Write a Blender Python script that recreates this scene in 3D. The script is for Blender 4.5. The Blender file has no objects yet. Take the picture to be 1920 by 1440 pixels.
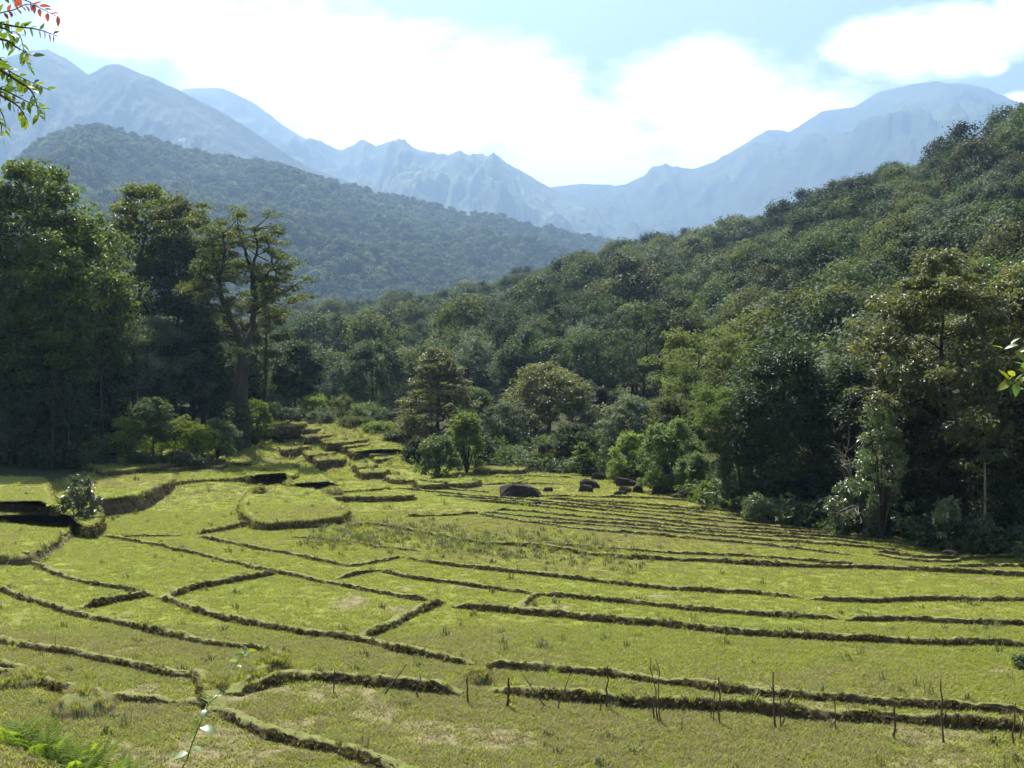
import bpy, bmesh, math
import numpy as np
from mathutils import Vector

# ------------------------------------------------------------------ camera, sky, sun, exposure
sc = bpy.context.scene
CAMH = 8.0                      # camera height above the paddies
F = 2013.0                      # focal length in pixels of the 1920 px wide photo
HOR = 700.0                     # row of the horizon
cd = bpy.data.cameras.new('camera'); cam = bpy.data.objects.new('camera', cd)
sc.collection.objects.link(cam); sc.camera = cam
cd.sensor_width = 36.0; cd.lens = 36.0 * F / 1920.0
cd.shift_y = -(720.0 - HOR) / 1920.0
cam.location = (0, 0, CAMH); cam.rotation_euler = (math.radians(90), 0, 0)
cd.clip_start = 0.1; cd.clip_end = 30000

SUN_AZ, SUN_EL = math.radians(-25), math.radians(57)
SUNV = Vector((math.sin(SUN_AZ) * math.cos(SUN_EL), math.cos(SUN_AZ) * math.cos(SUN_EL), math.sin(SUN_EL)))
sd = bpy.data.lights.new('sun', 'SUN'); sd.energy = 5.0; sd.angle = math.radians(0.53); sd.color = (1.0, 0.95, 0.86)
so = bpy.data.objects.new('sun', sd); sc.collection.objects.link(so)
so.rotation_euler = SUNV.to_track_quat('Z', 'Y').to_euler(); so.location = (0, 60, 120)

world = bpy.data.worlds.new('World'); sc.world = world; world.use_nodes = True
def build_world():
    nt = world.node_tree; N = nt.nodes; L = nt.links; N.clear()
    out = N.new('ShaderNodeOutputWorld'); bg = N.new('ShaderNodeBackground')
    sky = N.new('ShaderNodeTexSky'); sky.sky_type = 'NISHITA'; sky.sun_disc = False
    sky.sun_elevation = SUN_EL; sky.sun_rotation = SUN_AZ
    sky.air_density = 1.0; sky.dust_density = 2.0; sky.ozone_density = 1.5
    tc = N.new('ShaderNodeTexCoord')
    def vm(op, a, b):
        n = N.new('ShaderNodeVectorMath'); n.operation = op
        for i, v in enumerate((a, b)):
            if v is None: continue
            if isinstance(v, tuple): n.inputs[i].default_value = v
            else: L.new(v, n.inputs[i])
        return n
    def mt(op, a, b, clamp=False):
        n = N.new('ShaderNodeMath'); n.operation = op; n.use_clamp = clamp
        for i, v in enumerate((a, b)):
            if v is None: continue
            if isinstance(v, (int, float)): n.inputs[i].default_value = v
            else: L.new(v, n.inputs[i])
        return n.outputs[0]
    d = tc.outputs['Generated']
    n1 = N.new('ShaderNodeTexNoise'); n1.inputs['Scale'].default_value = 7.0; n1.inputs['Detail'].default_value = 12; n1.inputs['Roughness'].default_value = 0.62
    L.new(vm('MULTIPLY', d, (1, 1, 2.2)).outputs[0], n1.inputs['Vector'])
    acc = mt('MULTIPLY', mt('SUBTRACT', n1.outputs['Fac'], 0.5), 2.5)
    # cumulus banks, and low wide ones that paint the white horizon glow: centre direction (x/y, z/y) and half sizes
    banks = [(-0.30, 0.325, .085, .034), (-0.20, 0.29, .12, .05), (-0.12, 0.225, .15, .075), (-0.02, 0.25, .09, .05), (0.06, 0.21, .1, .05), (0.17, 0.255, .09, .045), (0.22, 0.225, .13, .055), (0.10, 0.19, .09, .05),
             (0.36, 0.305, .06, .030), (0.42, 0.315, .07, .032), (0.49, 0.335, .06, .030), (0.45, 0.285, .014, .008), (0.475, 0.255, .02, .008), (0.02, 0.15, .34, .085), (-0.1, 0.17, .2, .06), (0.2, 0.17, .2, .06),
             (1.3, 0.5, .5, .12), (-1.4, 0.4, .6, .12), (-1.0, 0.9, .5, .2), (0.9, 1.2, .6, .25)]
    best = None
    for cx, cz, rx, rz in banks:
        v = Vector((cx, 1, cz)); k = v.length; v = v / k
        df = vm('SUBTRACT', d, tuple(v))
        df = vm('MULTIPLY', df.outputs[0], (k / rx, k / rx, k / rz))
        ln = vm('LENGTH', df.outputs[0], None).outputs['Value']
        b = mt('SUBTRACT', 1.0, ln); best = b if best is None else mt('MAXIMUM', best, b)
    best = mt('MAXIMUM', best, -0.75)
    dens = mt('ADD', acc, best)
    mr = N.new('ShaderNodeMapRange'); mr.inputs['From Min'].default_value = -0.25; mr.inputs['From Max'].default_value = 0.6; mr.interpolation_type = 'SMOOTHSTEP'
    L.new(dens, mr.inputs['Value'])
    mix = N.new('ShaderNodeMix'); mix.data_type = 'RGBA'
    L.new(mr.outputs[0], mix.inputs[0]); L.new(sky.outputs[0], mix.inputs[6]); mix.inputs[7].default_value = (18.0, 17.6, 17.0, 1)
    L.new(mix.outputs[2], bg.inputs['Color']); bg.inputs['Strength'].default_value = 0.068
    L.new(bg.outputs[0], out.inputs['Surface'])
build_world()
sc.view_settings.view_transform = 'Standard'; sc.view_settings.look = 'None'
sc.view_settings.gamma = 1.0; sc.view_settings.exposure = 1.8; sc.view_settings.use_curve_mapping = False
sc.render.engine = 'CYCLES'
cy = sc.cycles
cy.use_denoising = True
try: cy.denoiser = 'OPENIMAGEDENOISE'; cy.denoising_input_passes = 'RGB_ALBEDO_NORMAL'
except Exception: pass
cy.max_bounces = 3; cy.diffuse_bounces = 2; cy.glossy_bounces = 1; cy.transmission_bounces = 2; cy.volume_bounces = 0; cy.transparent_max_bounces = 4
cy.sample_clamp_indirect = 4.0; cy.caustics_reflective = False; cy.caustics_refractive = False
cy.use_adaptive_sampling = True; cy.adaptive_threshold = 0.03

HAZE_DENSITY = 2.4e-4
HAZE_COLOR = (0.26, 0.41, 0.63, 1)
HAZE_G = 0.3

# ------------------------------------------------------------------ helpers
rng = np.random.default_rng(7)
COL = sc.collection

def W(px, py, z=0.0):
    """photo pixel -> point on the level z"""
    d = (CAMH - z) * F / (py - HOR)
    return np.array([(px - 960) / F * d, d, z])
def P(px, d): return (px - 960) / F * d                 # world x at distance d
def ZP(py, d): return CAMH - (py - HOR) / F * d         # world z at distance d
def ss(a, b, x):
    t = np.clip((np.asarray(x, float) - a) / (b - a), 0, 1); return t * t * (3 - 2 * t)

def _h(ix, iy, s):
    n = (ix.astype(np.int64) * 374761393 + iy.astype(np.int64) * 668265263 + s * 1442695041) & 0x7fffffff
    n = ((n ^ (n >> 13)) * 1274126177) & 0x7fffffff
    n = (n ^ (n >> 16)) & 0xffff
    return n / 65535.0
def noise2(x, y, s=0):
    x = np.asarray(x, float); y = np.asarray(y, float)
    ix = np.floor(x); iy = np.floor(y); fx = x - ix; fy = y - iy
    fx = fx * fx * (3 - 2 * fx); fy = fy * fy * (3 - 2 * fy); ix = ix.astype(np.int64); iy = iy.astype(np.int64)
    a = _h(ix, iy, s); b = _h(ix + 1, iy, s); c = _h(ix, iy + 1, s); d = _h(ix + 1, iy + 1, s)
    return (a * (1 - fx) + b * fx) * (1 - fy) + (c * (1 - fx) + d * fx) * fy * 1.0
def fbm(x, y, s=0, o=5, g=0.5, ridged=False):
    t = 0; a = 1; tot = 0
    for i in range(o):
        n = noise2(np.asarray(x) * 2 ** i + 17.3 * i, np.asarray(y) * 2 ** i - 9.1 * i, s + i)
        if ridged: n = 1 - np.abs(2 * n - 1)
        t = t + a * n; tot += a; a *= g
    return t / tot

def mesh_np(name, V, faces, mats, mat_idx=None, smooth=True, attr=None):
    """faces: list of int arrays (n,k) with the same k per array"""
    me = bpy.data.meshes.new(name)
    V = np.asarray(V, np.float32)
    if not isinstance(faces, list): faces = [faces]
    faces = [np.asarray(f, np.int32) for f in faces if len(f)]
    nl = sum(f.size for f in faces); nf = sum(len(f) for f in faces)
    me.vertices.add(len(V)); me.vertices.foreach_set('co', V.ravel())
    me.loops.add(nl); me.polygons.add(nf)
    me.loops.foreach_set('vertex_index', np.concatenate([f.ravel() for f in faces]))
    tot = np.concatenate([np.full(len(f), f.shape[1], np.int32) for f in faces])
    st = np.concatenate([[0], np.cumsum(tot)[:-1]]).astype(np.int32)
    me.polygons.foreach_set('loop_start', st)
    if mat_idx is not None: me.polygons.foreach_set('material_index', np.asarray(mat_idx, np.int32))
    me.polygons.foreach_set('use_smooth', np.full(nf, smooth, bool))
    for m in (mats if isinstance(mats, (list, tuple)) else [mats]): me.materials.append(m)
    if attr is not None:
        a = me.attributes.new('cv', 'FLOAT', 'POINT'); a.data.foreach_set('value', np.asarray(attr, np.float32))
    me.update(calc_edges=True); me.validate()
    return me

def link(name, data, parent=None, label=None, cat=None, group=None, kind=None, loc=None, rotz=0, scale=None):
    o = bpy.data.objects.new(name, data); COL.objects.link(o)
    if parent is not None: o.parent = parent
    if loc is not None: o.location = loc
    if rotz: o.rotation_euler = (0, 0, rotz)
    if scale is not None: o.scale = scale if hasattr(scale, '__len__') else (scale,) * 3
    if label: o['label'] = label
    if cat: o['category'] = cat
    if group: o['group'] = group
    if kind: o['kind'] = kind
    return o

def grid_faces(nu, nv):
    i = np.arange(nu - 1)[:, None] * nv + np.arange(nv - 1)[None, :]
    i = i.ravel(); return np.stack([i, i + nv, i + nv + 1, i + 1], 1)

def resample(pts, step):
    pts = np.asarray(pts, float)
    # Catmull-Rom then even spacing
    if len(pts) > 2:
        p = np.vstack([2 * pts[0] - pts[1], pts, 2 * pts[-1] - pts[-2]]); o = []
        for i in range(1, len(p) - 2):
            t = np.linspace(0, 1, 10, endpoint=False)[:, None]
            a, b, c, d = p[i - 1], p[i], p[i + 1], p[i + 2]
            o.append(.5 * ((2 * b) + (c - a) * t + (2 * a - 5 * b + 4 * c - d) * t ** 2 + (3 * b - a - 3 * c + d) * t ** 3))
        pts = np.vstack(o + [pts[-1:]])
    s = np.concatenate([[0], np.cumsum(np.linalg.norm(np.diff(pts, axis=0), axis=1))])
    n = max(3, int(s[-1] / step)); q = np.linspace(0, s[-1], n)
    return np.stack([np.interp(q, s, pts[:, k]) for k in range(pts.shape[1])], 1)

def in_poly(x, y, poly):
    r = np.zeros(x.shape, bool); n = len(poly); j = n - 1
    for i in range(n):
        xi, yi = poly[i][0], poly[i][1]; xj, yj = poly[j][0], poly[j][1]
        if yi != yj:
            r ^= ((yi > y) != (yj > y)) & (x < (xj - xi) * (y - yi) / (yj - yi) + xi)
        j = i
    return r

def tubes(paths, sides=7):
    V = []; Fq = []; off = 0
    for pts, rad in paths:
        pts = np.asarray(pts, float); n = len(pts); rad = np.asarray(rad, float)
        t = np.gradient(pts, axis=0); t /= np.linalg.norm(t, axis=1)[:, None] + 1e-9
        ref = np.array([0.31, 0.95, 0.05]) if abs(t[0][2]) > .6 else np.array([0, 0, 1.0])
        u = np.cross(t, ref); u /= np.linalg.norm(u, axis=1)[:, None] + 1e-9; w = np.cross(t, u)
        a = np.linspace(0, 2 * math.pi, sides, endpoint=False)
        ring = pts[:, None, :] + rad[:, None, None] * (np.cos(a)[None, :, None] * u[:, None, :] + np.sin(a)[None, :, None] * w[:, None, :])
        V.append(ring.reshape(-1, 3))
        i = np.arange(n - 1)[:, None] * sides; k = np.arange(sides)[None, :]; k2 = (k + 1) % sides
        Fq.append(np.stack([i + k, i + k2, i + sides + k2, i + sides + k], -1).reshape(-1, 4) + off)
        off += n * sides
    return np.vstack(V), np.vstack(Fq)

# ------------------------------------------------------------------ materials
def new_mat(name):
    m = bpy.data.materials.new(name); m.use_nodes = True; nt = m.node_tree; nt.nodes.clear()
    out = nt.nodes.new('ShaderNodeOutputMaterial'); return m, nt, nt.nodes, nt.links, out
def ramp(N, stops):
    r = N.new('ShaderNodeValToRGB'); e = r.color_ramp.elements
    while len(e) < len(stops): e.new(0.5)
    for k, (p, c) in enumerate(stops): e[k].position = p; e[k].color = (*c, 1)
    return r
def noise_node(N, L, vec, scale, detail=5, rough=.55):
    n = N.new('ShaderNodeTexNoise'); n.inputs['Scale'].default_value = scale; n.inputs['Detail'].default_value = detail; n.inputs['Roughness'].default_value = rough
    if vec is not None: L.new(vec, n.inputs['Vector'])
    return n

LARGS = {}
def leaf_mat(name, a, b, trans=0.35, tcol=None, rough=0.45, spec=0.5, objvar=0.42):
    """a, b: the two ends of the natural leaf colours in the crown"""
    LARGS[name] = (a, b, trans, tcol, rough, spec, objvar)
    m, nt, N, L, out = new_mat(name)
    at = N.new('ShaderNodeAttribute'); at.attribute_name = 'cv'
    oi = N.new('ShaderNodeObjectInfo')
    r = ramp(N, [(0.0, a), (1.0, b)]); L.new(at.outputs['Fac'], r.inputs[0])
    hs = N.new('ShaderNodeHueSaturation'); L.new(r.outputs[0], hs.inputs['Color'])
    mr = N.new('ShaderNodeMapRange'); mr.inputs['To Min'].default_value = 1 - objvar; mr.inputs['To Max'].default_value = 1 + objvar * 1.3
    L.new(oi.outputs['Random'], mr.inputs['Value']); L.new(mr.outputs[0], hs.inputs['Value'])
    pb = N.new('ShaderNodeBsdfPrincipled'); pb.inputs['Roughness'].default_value = rough; pb.inputs['Specular IOR Level'].default_value = spec
    L.new(hs.outputs[0], pb.inputs['Base Color'])
    tr = N.new('ShaderNodeBsdfTranslucent'); tm = N.new('ShaderNodeMix'); tm.data_type = 'RGBA'; tm.blend_type = 'MULTIPLY'; tm.inputs[0].default_value = 1
    L.new(hs.outputs[0], tm.inputs[6]); tm.inputs[7].default_value = (*(tcol or (1.5, 1.6, 0.55)), 1); L.new(tm.outputs[2], tr.inputs[0])
    mx = N.new('ShaderNodeMixShader'); mx.inputs[0].default_value = trans
    L.new(pb.outputs[0], mx.inputs[1]); L.new(tr.outputs[0], mx.inputs[2]); L.new(mx.outputs[0], out.inputs[0])
    return m

def simple_mat(name, c1, c2, scale=3.0, rough=.9, bump=.3, bscale=None, spec=.3, stretch=None):
    m, nt, N, L, out = new_mat(name)
    tc = N.new('ShaderNodeTexCoord'); v = tc.outputs['Object']
    if stretch:
        mp = N.new('ShaderNodeMapping'); mp.inputs['Scale'].default_value = stretch; L.new(v, mp.inputs[0]); v = mp.outputs[0]
    n = noise_node(N, L, v, scale, 8, .65); r = ramp(N, [(.3, c1), (.7, c2)]); L.new(n.outputs['Fac'], r.inputs[0])
    pb = N.new('ShaderNodeBsdfPrincipled'); pb.inputs['Roughness'].default_value = rough; pb.inputs['Specular IOR Level'].default_value = spec
    L.new(r.outputs[0], pb.inputs['Base Color'])
    n2 = noise_node(N, L, v, bscale or scale * 4, 6, .7); bp = N.new('ShaderNodeBump'); bp.inputs['Strength'].default_value = bump; bp.inputs['Distance'].default_value = .1
    L.new(n2.outputs['Fac'], bp.inputs['Height']); L.new(bp.outputs[0], pb.inputs['Normal']); L.new(pb.outputs[0], out.inputs[0])
    return m

def field_mat():
    m, nt, N, L, out = new_mat('paddy_ground')
    tc = N.new('ShaderNodeTexCoord'); v = tc.outputs['Object']
    big = noise_node(N, L, v, .11, 4, .6); fine = noise_node(N, L, v, 3.2, 8, .75); mid = noise_node(N, L, v, .6, 6, .65)
    r1 = ramp(N, [(.32, (.132, .160, .030)), (.5, (.155, .178, .036)), (.68, (.175, .170, .050))]); L.new(big.outputs['Fac'], r1.inputs[0])
    r2 = ramp(N, [(.30, (.11, .10, .045)), (.46, (.9, .95, .8)), (.62, (1.15, 1.1, 1.0))]); L.new(fine.outputs['Fac'], r2.inputs[0])
    mx = N.new('ShaderNodeMix'); mx.data_type = 'RGBA'; mx.blend_type = 'MULTIPLY'; mx.inputs[0].default_value = .55
    L.new(r1.outputs[0], mx.inputs[6]); L.new(r2.outputs[0], mx.inputs[7])
    r3 = ramp(N, [(.58, (0, 0, 0)), (.74, (1, 1, 1))]); L.new(mid.outputs['Fac'], r3.inputs[0])
    mm = N.new('ShaderNodeMath'); mm.operation = 'MULTIPLY'; mm.inputs[1].default_value = .4; L.new(r3.outputs[0], mm.inputs[0])
    mx2 = N.new('ShaderNodeMix'); mx2.data_type = 'RGBA'; L.new(mm.outputs[0], mx2.inputs[0]); L.new(mx.outputs[2], mx2.inputs[6]); mx2.inputs[7].default_value = (.185, .130, .078, 1)
    at = N.new('ShaderNodeAttribute'); at.attribute_name = 'cv'; nf = ramp(N, [(.38, (0, 0, 0)), (.6, (1, 1, 1))]); L.new(fine.outputs['Fac'], nf.inputs[0])
    ba = N.new('ShaderNodeMath'); ba.operation = 'MULTIPLY_ADD'; ba.use_clamp = True; L.new(at.outputs['Fac'], ba.inputs[0]); ba.inputs[1].default_value = .85; ba.inputs[2].default_value = 0.0
    er = ramp(N, [(.3, (.072, .058, .032)), (.5, (.122, .100, .054)), (.7, (.180, .150, .086))]); L.new(nf.outputs[0], er.inputs[0])
    mx3 = N.new('ShaderNodeMix'); mx3.data_type = 'RGBA'; L.new(ba.outputs[0], mx3.inputs[0]); L.new(mx2.outputs[2], mx3.inputs[6]); L.new(er.outputs[0], mx3.inputs[7])
    pb = N.new('ShaderNodeBsdfPrincipled'); pb.inputs['Roughness'].default_value = .95; pb.inputs['Specular IOR Level'].default_value = .1
    L.new(mx3.outputs[2], pb.inputs['Base Color'])
    bp = N.new('ShaderNodeBump'); bp.inputs['Strength'].default_value = .8; bp.inputs['Distance'].default_value = .06
    nb = noise_node(N, L, v, 7, 8, .8); L.new(nb.outputs['Fac'], bp.inputs['Height']); L.new(bp.outputs[0], pb.inputs['Normal'])
    L.new(pb.outputs[0], out.inputs[0]); return m

def bund_mat():
    m, nt, N, L, out = new_mat('bund_earth')
    tc = N.new('ShaderNodeTexCoord'); v = tc.outputs['Object']; g = N.new('ShaderNodeNewGeometry'); sx = N.new('ShaderNodeSeparateXYZ'); L.new(g.outputs['Normal'], sx.inputs[0])
    n = noise_node(N, L, v, 4.5, 8, .75); n2 = noise_node(N, L, v, 1.3, 5, .6)
    ad = N.new('ShaderNodeMath'); ad.operation = 'ADD'; L.new(sx.outputs['Z'], ad.inputs[0])
    sb = N.new('ShaderNodeMath'); sb.operation = 'MULTIPLY_ADD'; sb.inputs[1].default_value = 1.2; sb.inputs[2].default_value = -.6; L.new(n.outputs['Fac'], sb.inputs[0]); L.new(sb.outputs[0], ad.inputs[1])
    r = ramp(N, [(.45, (0, 0, 0)), (.85, (1, 1, 1))]); L.new(ad.outputs[0], r.inputs[0])
    earth = ramp(N, [(.3, (.070, .048, .030)), (.54, (.135, .096, .060)), (.74, (.095, .095, .040))]); L.new(n2.outputs['Fac'], earth.inputs[0])
    gr = ramp(N, [(.3, (.125, .150, .038)), (.5, (.150, .162, .050)), (.7, (.165, .155, .068))]); L.new(n2.outputs['Fac'], gr.inputs[0])
    mx = N.new('ShaderNodeMix'); mx.data_type = 'RGBA'; L.new(r.outputs[0], mx.inputs[0]); L.new(earth.outputs[0], mx.inputs[6]); L.new(gr.outputs[0], mx.inputs[7])
    pb = N.new('ShaderNodeBsdfPrincipled'); pb.inputs['Roughness'].default_value = .95; pb.inputs['Specular IOR Level'].default_value = .1; L.new(mx.outputs[2], pb.inputs['Base Color'])
    bp = N.new('ShaderNodeBump'); bp.inputs['Strength'].default_value = 1.0; bp.inputs['Distance'].default_value = .08
    L.new(n.outputs['Fac'], bp.inputs['Height']); L.new(bp.outputs[0], pb.inputs['Normal']); L.new(pb.outputs[0], out.inputs[0]); return m

def mountain_mat(name, scale, grass=(.085, .105, .04), wood=(.03, .045, .02), rock=(.42, .40, .38), gl=.52, rockamt=.70):
    m, nt, N, L, out = new_mat(name)
    g = N.new('ShaderNodeNewGeometry'); v = g.outputs['Position']
    n = noise_node(N, L, v, scale, 9, .62); n2 = noise_node(N, L, v, scale * 5, 7, .65)
    mp = N.new('ShaderNodeMapping'); mp.inputs['Scale'].default_value = (1, 1, .35); L.new(v, mp.inputs[0])
    n3 = noise_node(N, L, mp.outputs[0], scale * 3.0, 9, .7)
    r = ramp(N, [(gl - .06, wood), (gl + .06, grass)]); L.new(n.outputs['Fac'], r.inputs[0])
    w2 = ramp(N, [(.36, (.55, .57, .57)), (.64, (1.3, 1.3, 1.15))]); L.new(n2.outputs['Fac'], w2.inputs[0])
    mu = N.new('ShaderNodeMix'); mu.data_type = 'RGBA'; mu.blend_type = 'MULTIPLY'; mu.inputs[0].default_value = 1; L.new(r.outputs[0], mu.inputs[6]); L.new(w2.outputs[0], mu.inputs[7])
    r3 = ramp(N, [(rockamt, (0, 0, 0)), (rockamt + .03, (1, 1, 1))]); L.new(n3.outputs['Fac'], r3.inputs[0])
    mx = N.new('ShaderNodeMix'); mx.data_type = 'RGBA'; L.new(r3.outputs[0], mx.inputs[0]); L.new(mu.outputs[2], mx.inputs[6]); mx.inputs[7].default_value = (*rock, 1)
    pb = N.new('ShaderNodeBsdfPrincipled'); pb.inputs['Roughness'].default_value = .9; pb.inputs['Specular IOR Level'].default_value = .15; L.new(mx.outputs[2], pb.inputs['Base Color'])
    bp = N.new('ShaderNodeBump'); bp.inputs['Strength'].default_value = .9; bp.inputs['Distance'].default_value = 22; L.new(n2.outputs['Fac'], bp.inputs['Height']); L.new(bp.outputs[0], pb.inputs['Normal'])
    L.new(pb.outputs[0], out.inputs[0]); return m

M_FIELD = field_mat(); M_BUND = bund_mat()
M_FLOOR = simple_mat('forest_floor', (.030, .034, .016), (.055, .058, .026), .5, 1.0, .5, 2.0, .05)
M_BARK = simple_mat('bark_dark', (.028, .024, .020), (.070, .060, .048), 3.0, .9, .6, 9, .2, (1, 1, .3))
M_BARKP = simple_mat('bark_pale', (.16, .15, .13), (.30, .28, .24), 2.5, .85, .4, 9, .2, (1, 1, .3))
M_ROCK = simple_mat('boulder_rock', (.016, .012, .010), (.050, .038, .030), 1.6, .9, .7, 5, .12)
M_STICK = simple_mat('stick_wood', (.05, .033, .022), (.12, .085, .06), 9, .9, .3, 30, .2)
M_STEM = simple_mat('green_stem', (.09, .13, .03), (.16, .17, .06), 12, .6, .1, 30, .4)
LM = {
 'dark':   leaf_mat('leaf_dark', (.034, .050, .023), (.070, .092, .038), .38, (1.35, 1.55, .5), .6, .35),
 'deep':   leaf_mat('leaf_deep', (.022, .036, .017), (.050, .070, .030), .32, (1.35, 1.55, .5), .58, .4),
 'olive':  leaf_mat('leaf_olive', (.054, .072, .026), (.105, .120, .046), .46, (1.35, 1.4, .5), .6, .35),
 'yellow': leaf_mat('leaf_yellow', (.075, .100, .018), (.180, .195, .034), .60, (1.35, 1.5, .4), .5, .5),
 'brown':  leaf_mat('leaf_brown', (.056, .068, .027), (.115, .120, .050), .46, (1.3, 1.35, .55), .5, .7),
 'grey':   leaf_mat('leaf_grey', (.062, .080, .050), (.115, .136, .088), .42, (1.2, 1.35, .75), .6, .35),
 'bright': leaf_mat('leaf_bright', (.075, .108, .024), (.140, .175, .042), .50, (1.4, 1.5, .5), .5, .4),
 'fresh':  leaf_mat('leaf_fresh', (.070, .104, .038), (.120, .158, .062), .44, (1.3, 1.45, .6), .5, .4),
 'backlit': leaf_mat('leaf_backlit', (.036, .054, .018), (.082, .110, .030), .52, (1.45, 1.5, .4), .5, .5),
 'lime': leaf_mat('leaf_lime', (.105, .150, .020), (.180, .225, .035), .58, (1.35, 1.4, .5), .6, .3),
 'feather': leaf_mat('leaf_feather', (.125, .178, .060), (.190, .248, .095), .54, (1.25, 1.4, .6), .55, .4),
 'gloss':  leaf_mat('leaf_gloss', (.058, .082, .040), (.115, .145, .068), .32, (1.3, 1.5, .6), .36, 1.0),
}
M_GRASS = leaf_mat('grass_blade', (.166, .210, .031), (.252, .266, .058), .50, (1.3, 1.25, .6), .6, .25, .18)
M_DRY = leaf_mat('grass_dry', (.170, .155, .065), (.26, .23, .11), .4, (1.2, 1.15, .8), .7, .2, .2)
M_WEED = leaf_mat('weed_leaf', (.080, .100, .038), (.150, .155, .065), .38, (1.3, 1.3, .6), .6, .3, .25)

# ------------------------------------------------------------------ ground
def bareness(x, y):
    """where the grass is worn away, more so on the plot nearest the camera"""
    nb = ss(31, 24, y) * .19 - .08 + .06 * ss(-4, -9, x) * ss(40, 28, y)
    return ss(.37, .27, fbm(np.asarray(x) * .55, np.asarray(y) * .55, 41, 4) - nb)
def bank(x, y):
    shift = 5.0 * ss(-4.5, -10, x) + .8 * ss(10, 16, x)
    b = 6.35 - 0.35 * (np.asarray(y, float) - shift)
    return np.where(b > 0, b * ss(-.3, 1.2, b), 0)
def ground_z(x, y):
    x = np.asarray(x, float); y = np.asarray(y, float)
    z = bank(x, y)
    px = 960 + x / np.maximum(y, 1) * F
    left = ss(-15.0, -22.0, x)
    z = z + left * (0.9 * ss(62, 78, y) + .9 * ss(80, 92, y))
    far = (1 - ss(740, 840, px)) * np.clip((y - 84.5) * .145, 0, 2.9)
    z = np.maximum(z, far)
    z = z + .035 * (fbm(x * .5, y * .5, 3, 3) - .5) * ss(19, 23, y)
    z = z + 14.0 * ss(-32, -95, x) * ss(40, 80, y)                    # rising ground left of the paddies
    z = z - 1.4 * ss(0, 3.0, x - forest_edge_x(y)) * ss(40, 46, y) * (1 - ss(90, 100, y))   # the stream bed under the trees
    z = z + np.where(y > 150, 0, 0)
    return z
EDGE_PX = [(905, 882), (1000, 885), (1090, 889), (1200, 910), (1300, 940), (1390, 968), (1450, 982), (1540, 1000), (1650, 1003), (1690, 1022), (1760, 1032), (1830, 1043), (1925, 1045), (2100, 1050)]
_EW = np.array([W(a, b) for a, b in EDGE_PX])
def forest_edge_x(y):
    o = np.argsort(_EW[:, 1]); return np.interp(y, _EW[o, 1], _EW[o, 0] + .2)

TERR = []   # (polygon world xy, z)
def base_height(x, y):
    z = ground_z(x, y)
    for poly, tz in TERR:
        lo = poly.min(0); hi = poly.max(0)
        k = (x > lo[0]) & (x < hi[0]) & (y > lo[1]) & (y < hi[1])
        if k.any():
            kk = np.zeros(x.shape, bool); kk[k] = in_poly(x[k], y[k], poly)
            z = np.where(kk, np.maximum(z, tz), z)
    return z
def hz(x, y): return float(base_height(np.array([x], float), np.array([y], float))[0])

xs = np.unique(np.concatenate([-np.geomspace(34, 8600, 44), np.arange(-34, 30.1, .4), np.geomspace(30.5, 8600, 44)]))
ys = np.unique(np.concatenate([-np.geomspace(1, 150, 12), np.arange(0, 16, 1.0), np.arange(16, 42, .3), np.arange(42, 112, .45), np.geomspace(112.5, 8600, 56)]))
GX, GY = np.meshgrid(xs, ys, indexing='ij')
GZ = ground_z(GX, GY)
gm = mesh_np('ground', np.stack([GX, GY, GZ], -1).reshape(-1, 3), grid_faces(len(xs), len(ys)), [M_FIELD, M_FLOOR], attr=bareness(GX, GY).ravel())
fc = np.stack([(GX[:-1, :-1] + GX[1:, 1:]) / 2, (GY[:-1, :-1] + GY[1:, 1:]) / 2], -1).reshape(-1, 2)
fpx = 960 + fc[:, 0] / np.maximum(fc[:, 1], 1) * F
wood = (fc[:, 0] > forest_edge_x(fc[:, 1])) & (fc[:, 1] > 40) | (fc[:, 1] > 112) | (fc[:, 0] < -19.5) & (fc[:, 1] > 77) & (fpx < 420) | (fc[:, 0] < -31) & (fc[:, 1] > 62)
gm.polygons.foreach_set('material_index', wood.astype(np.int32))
ground = link('ground', gm, kind='structure', label='terraced valley floor of short yellow-green paddy grass')

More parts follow.
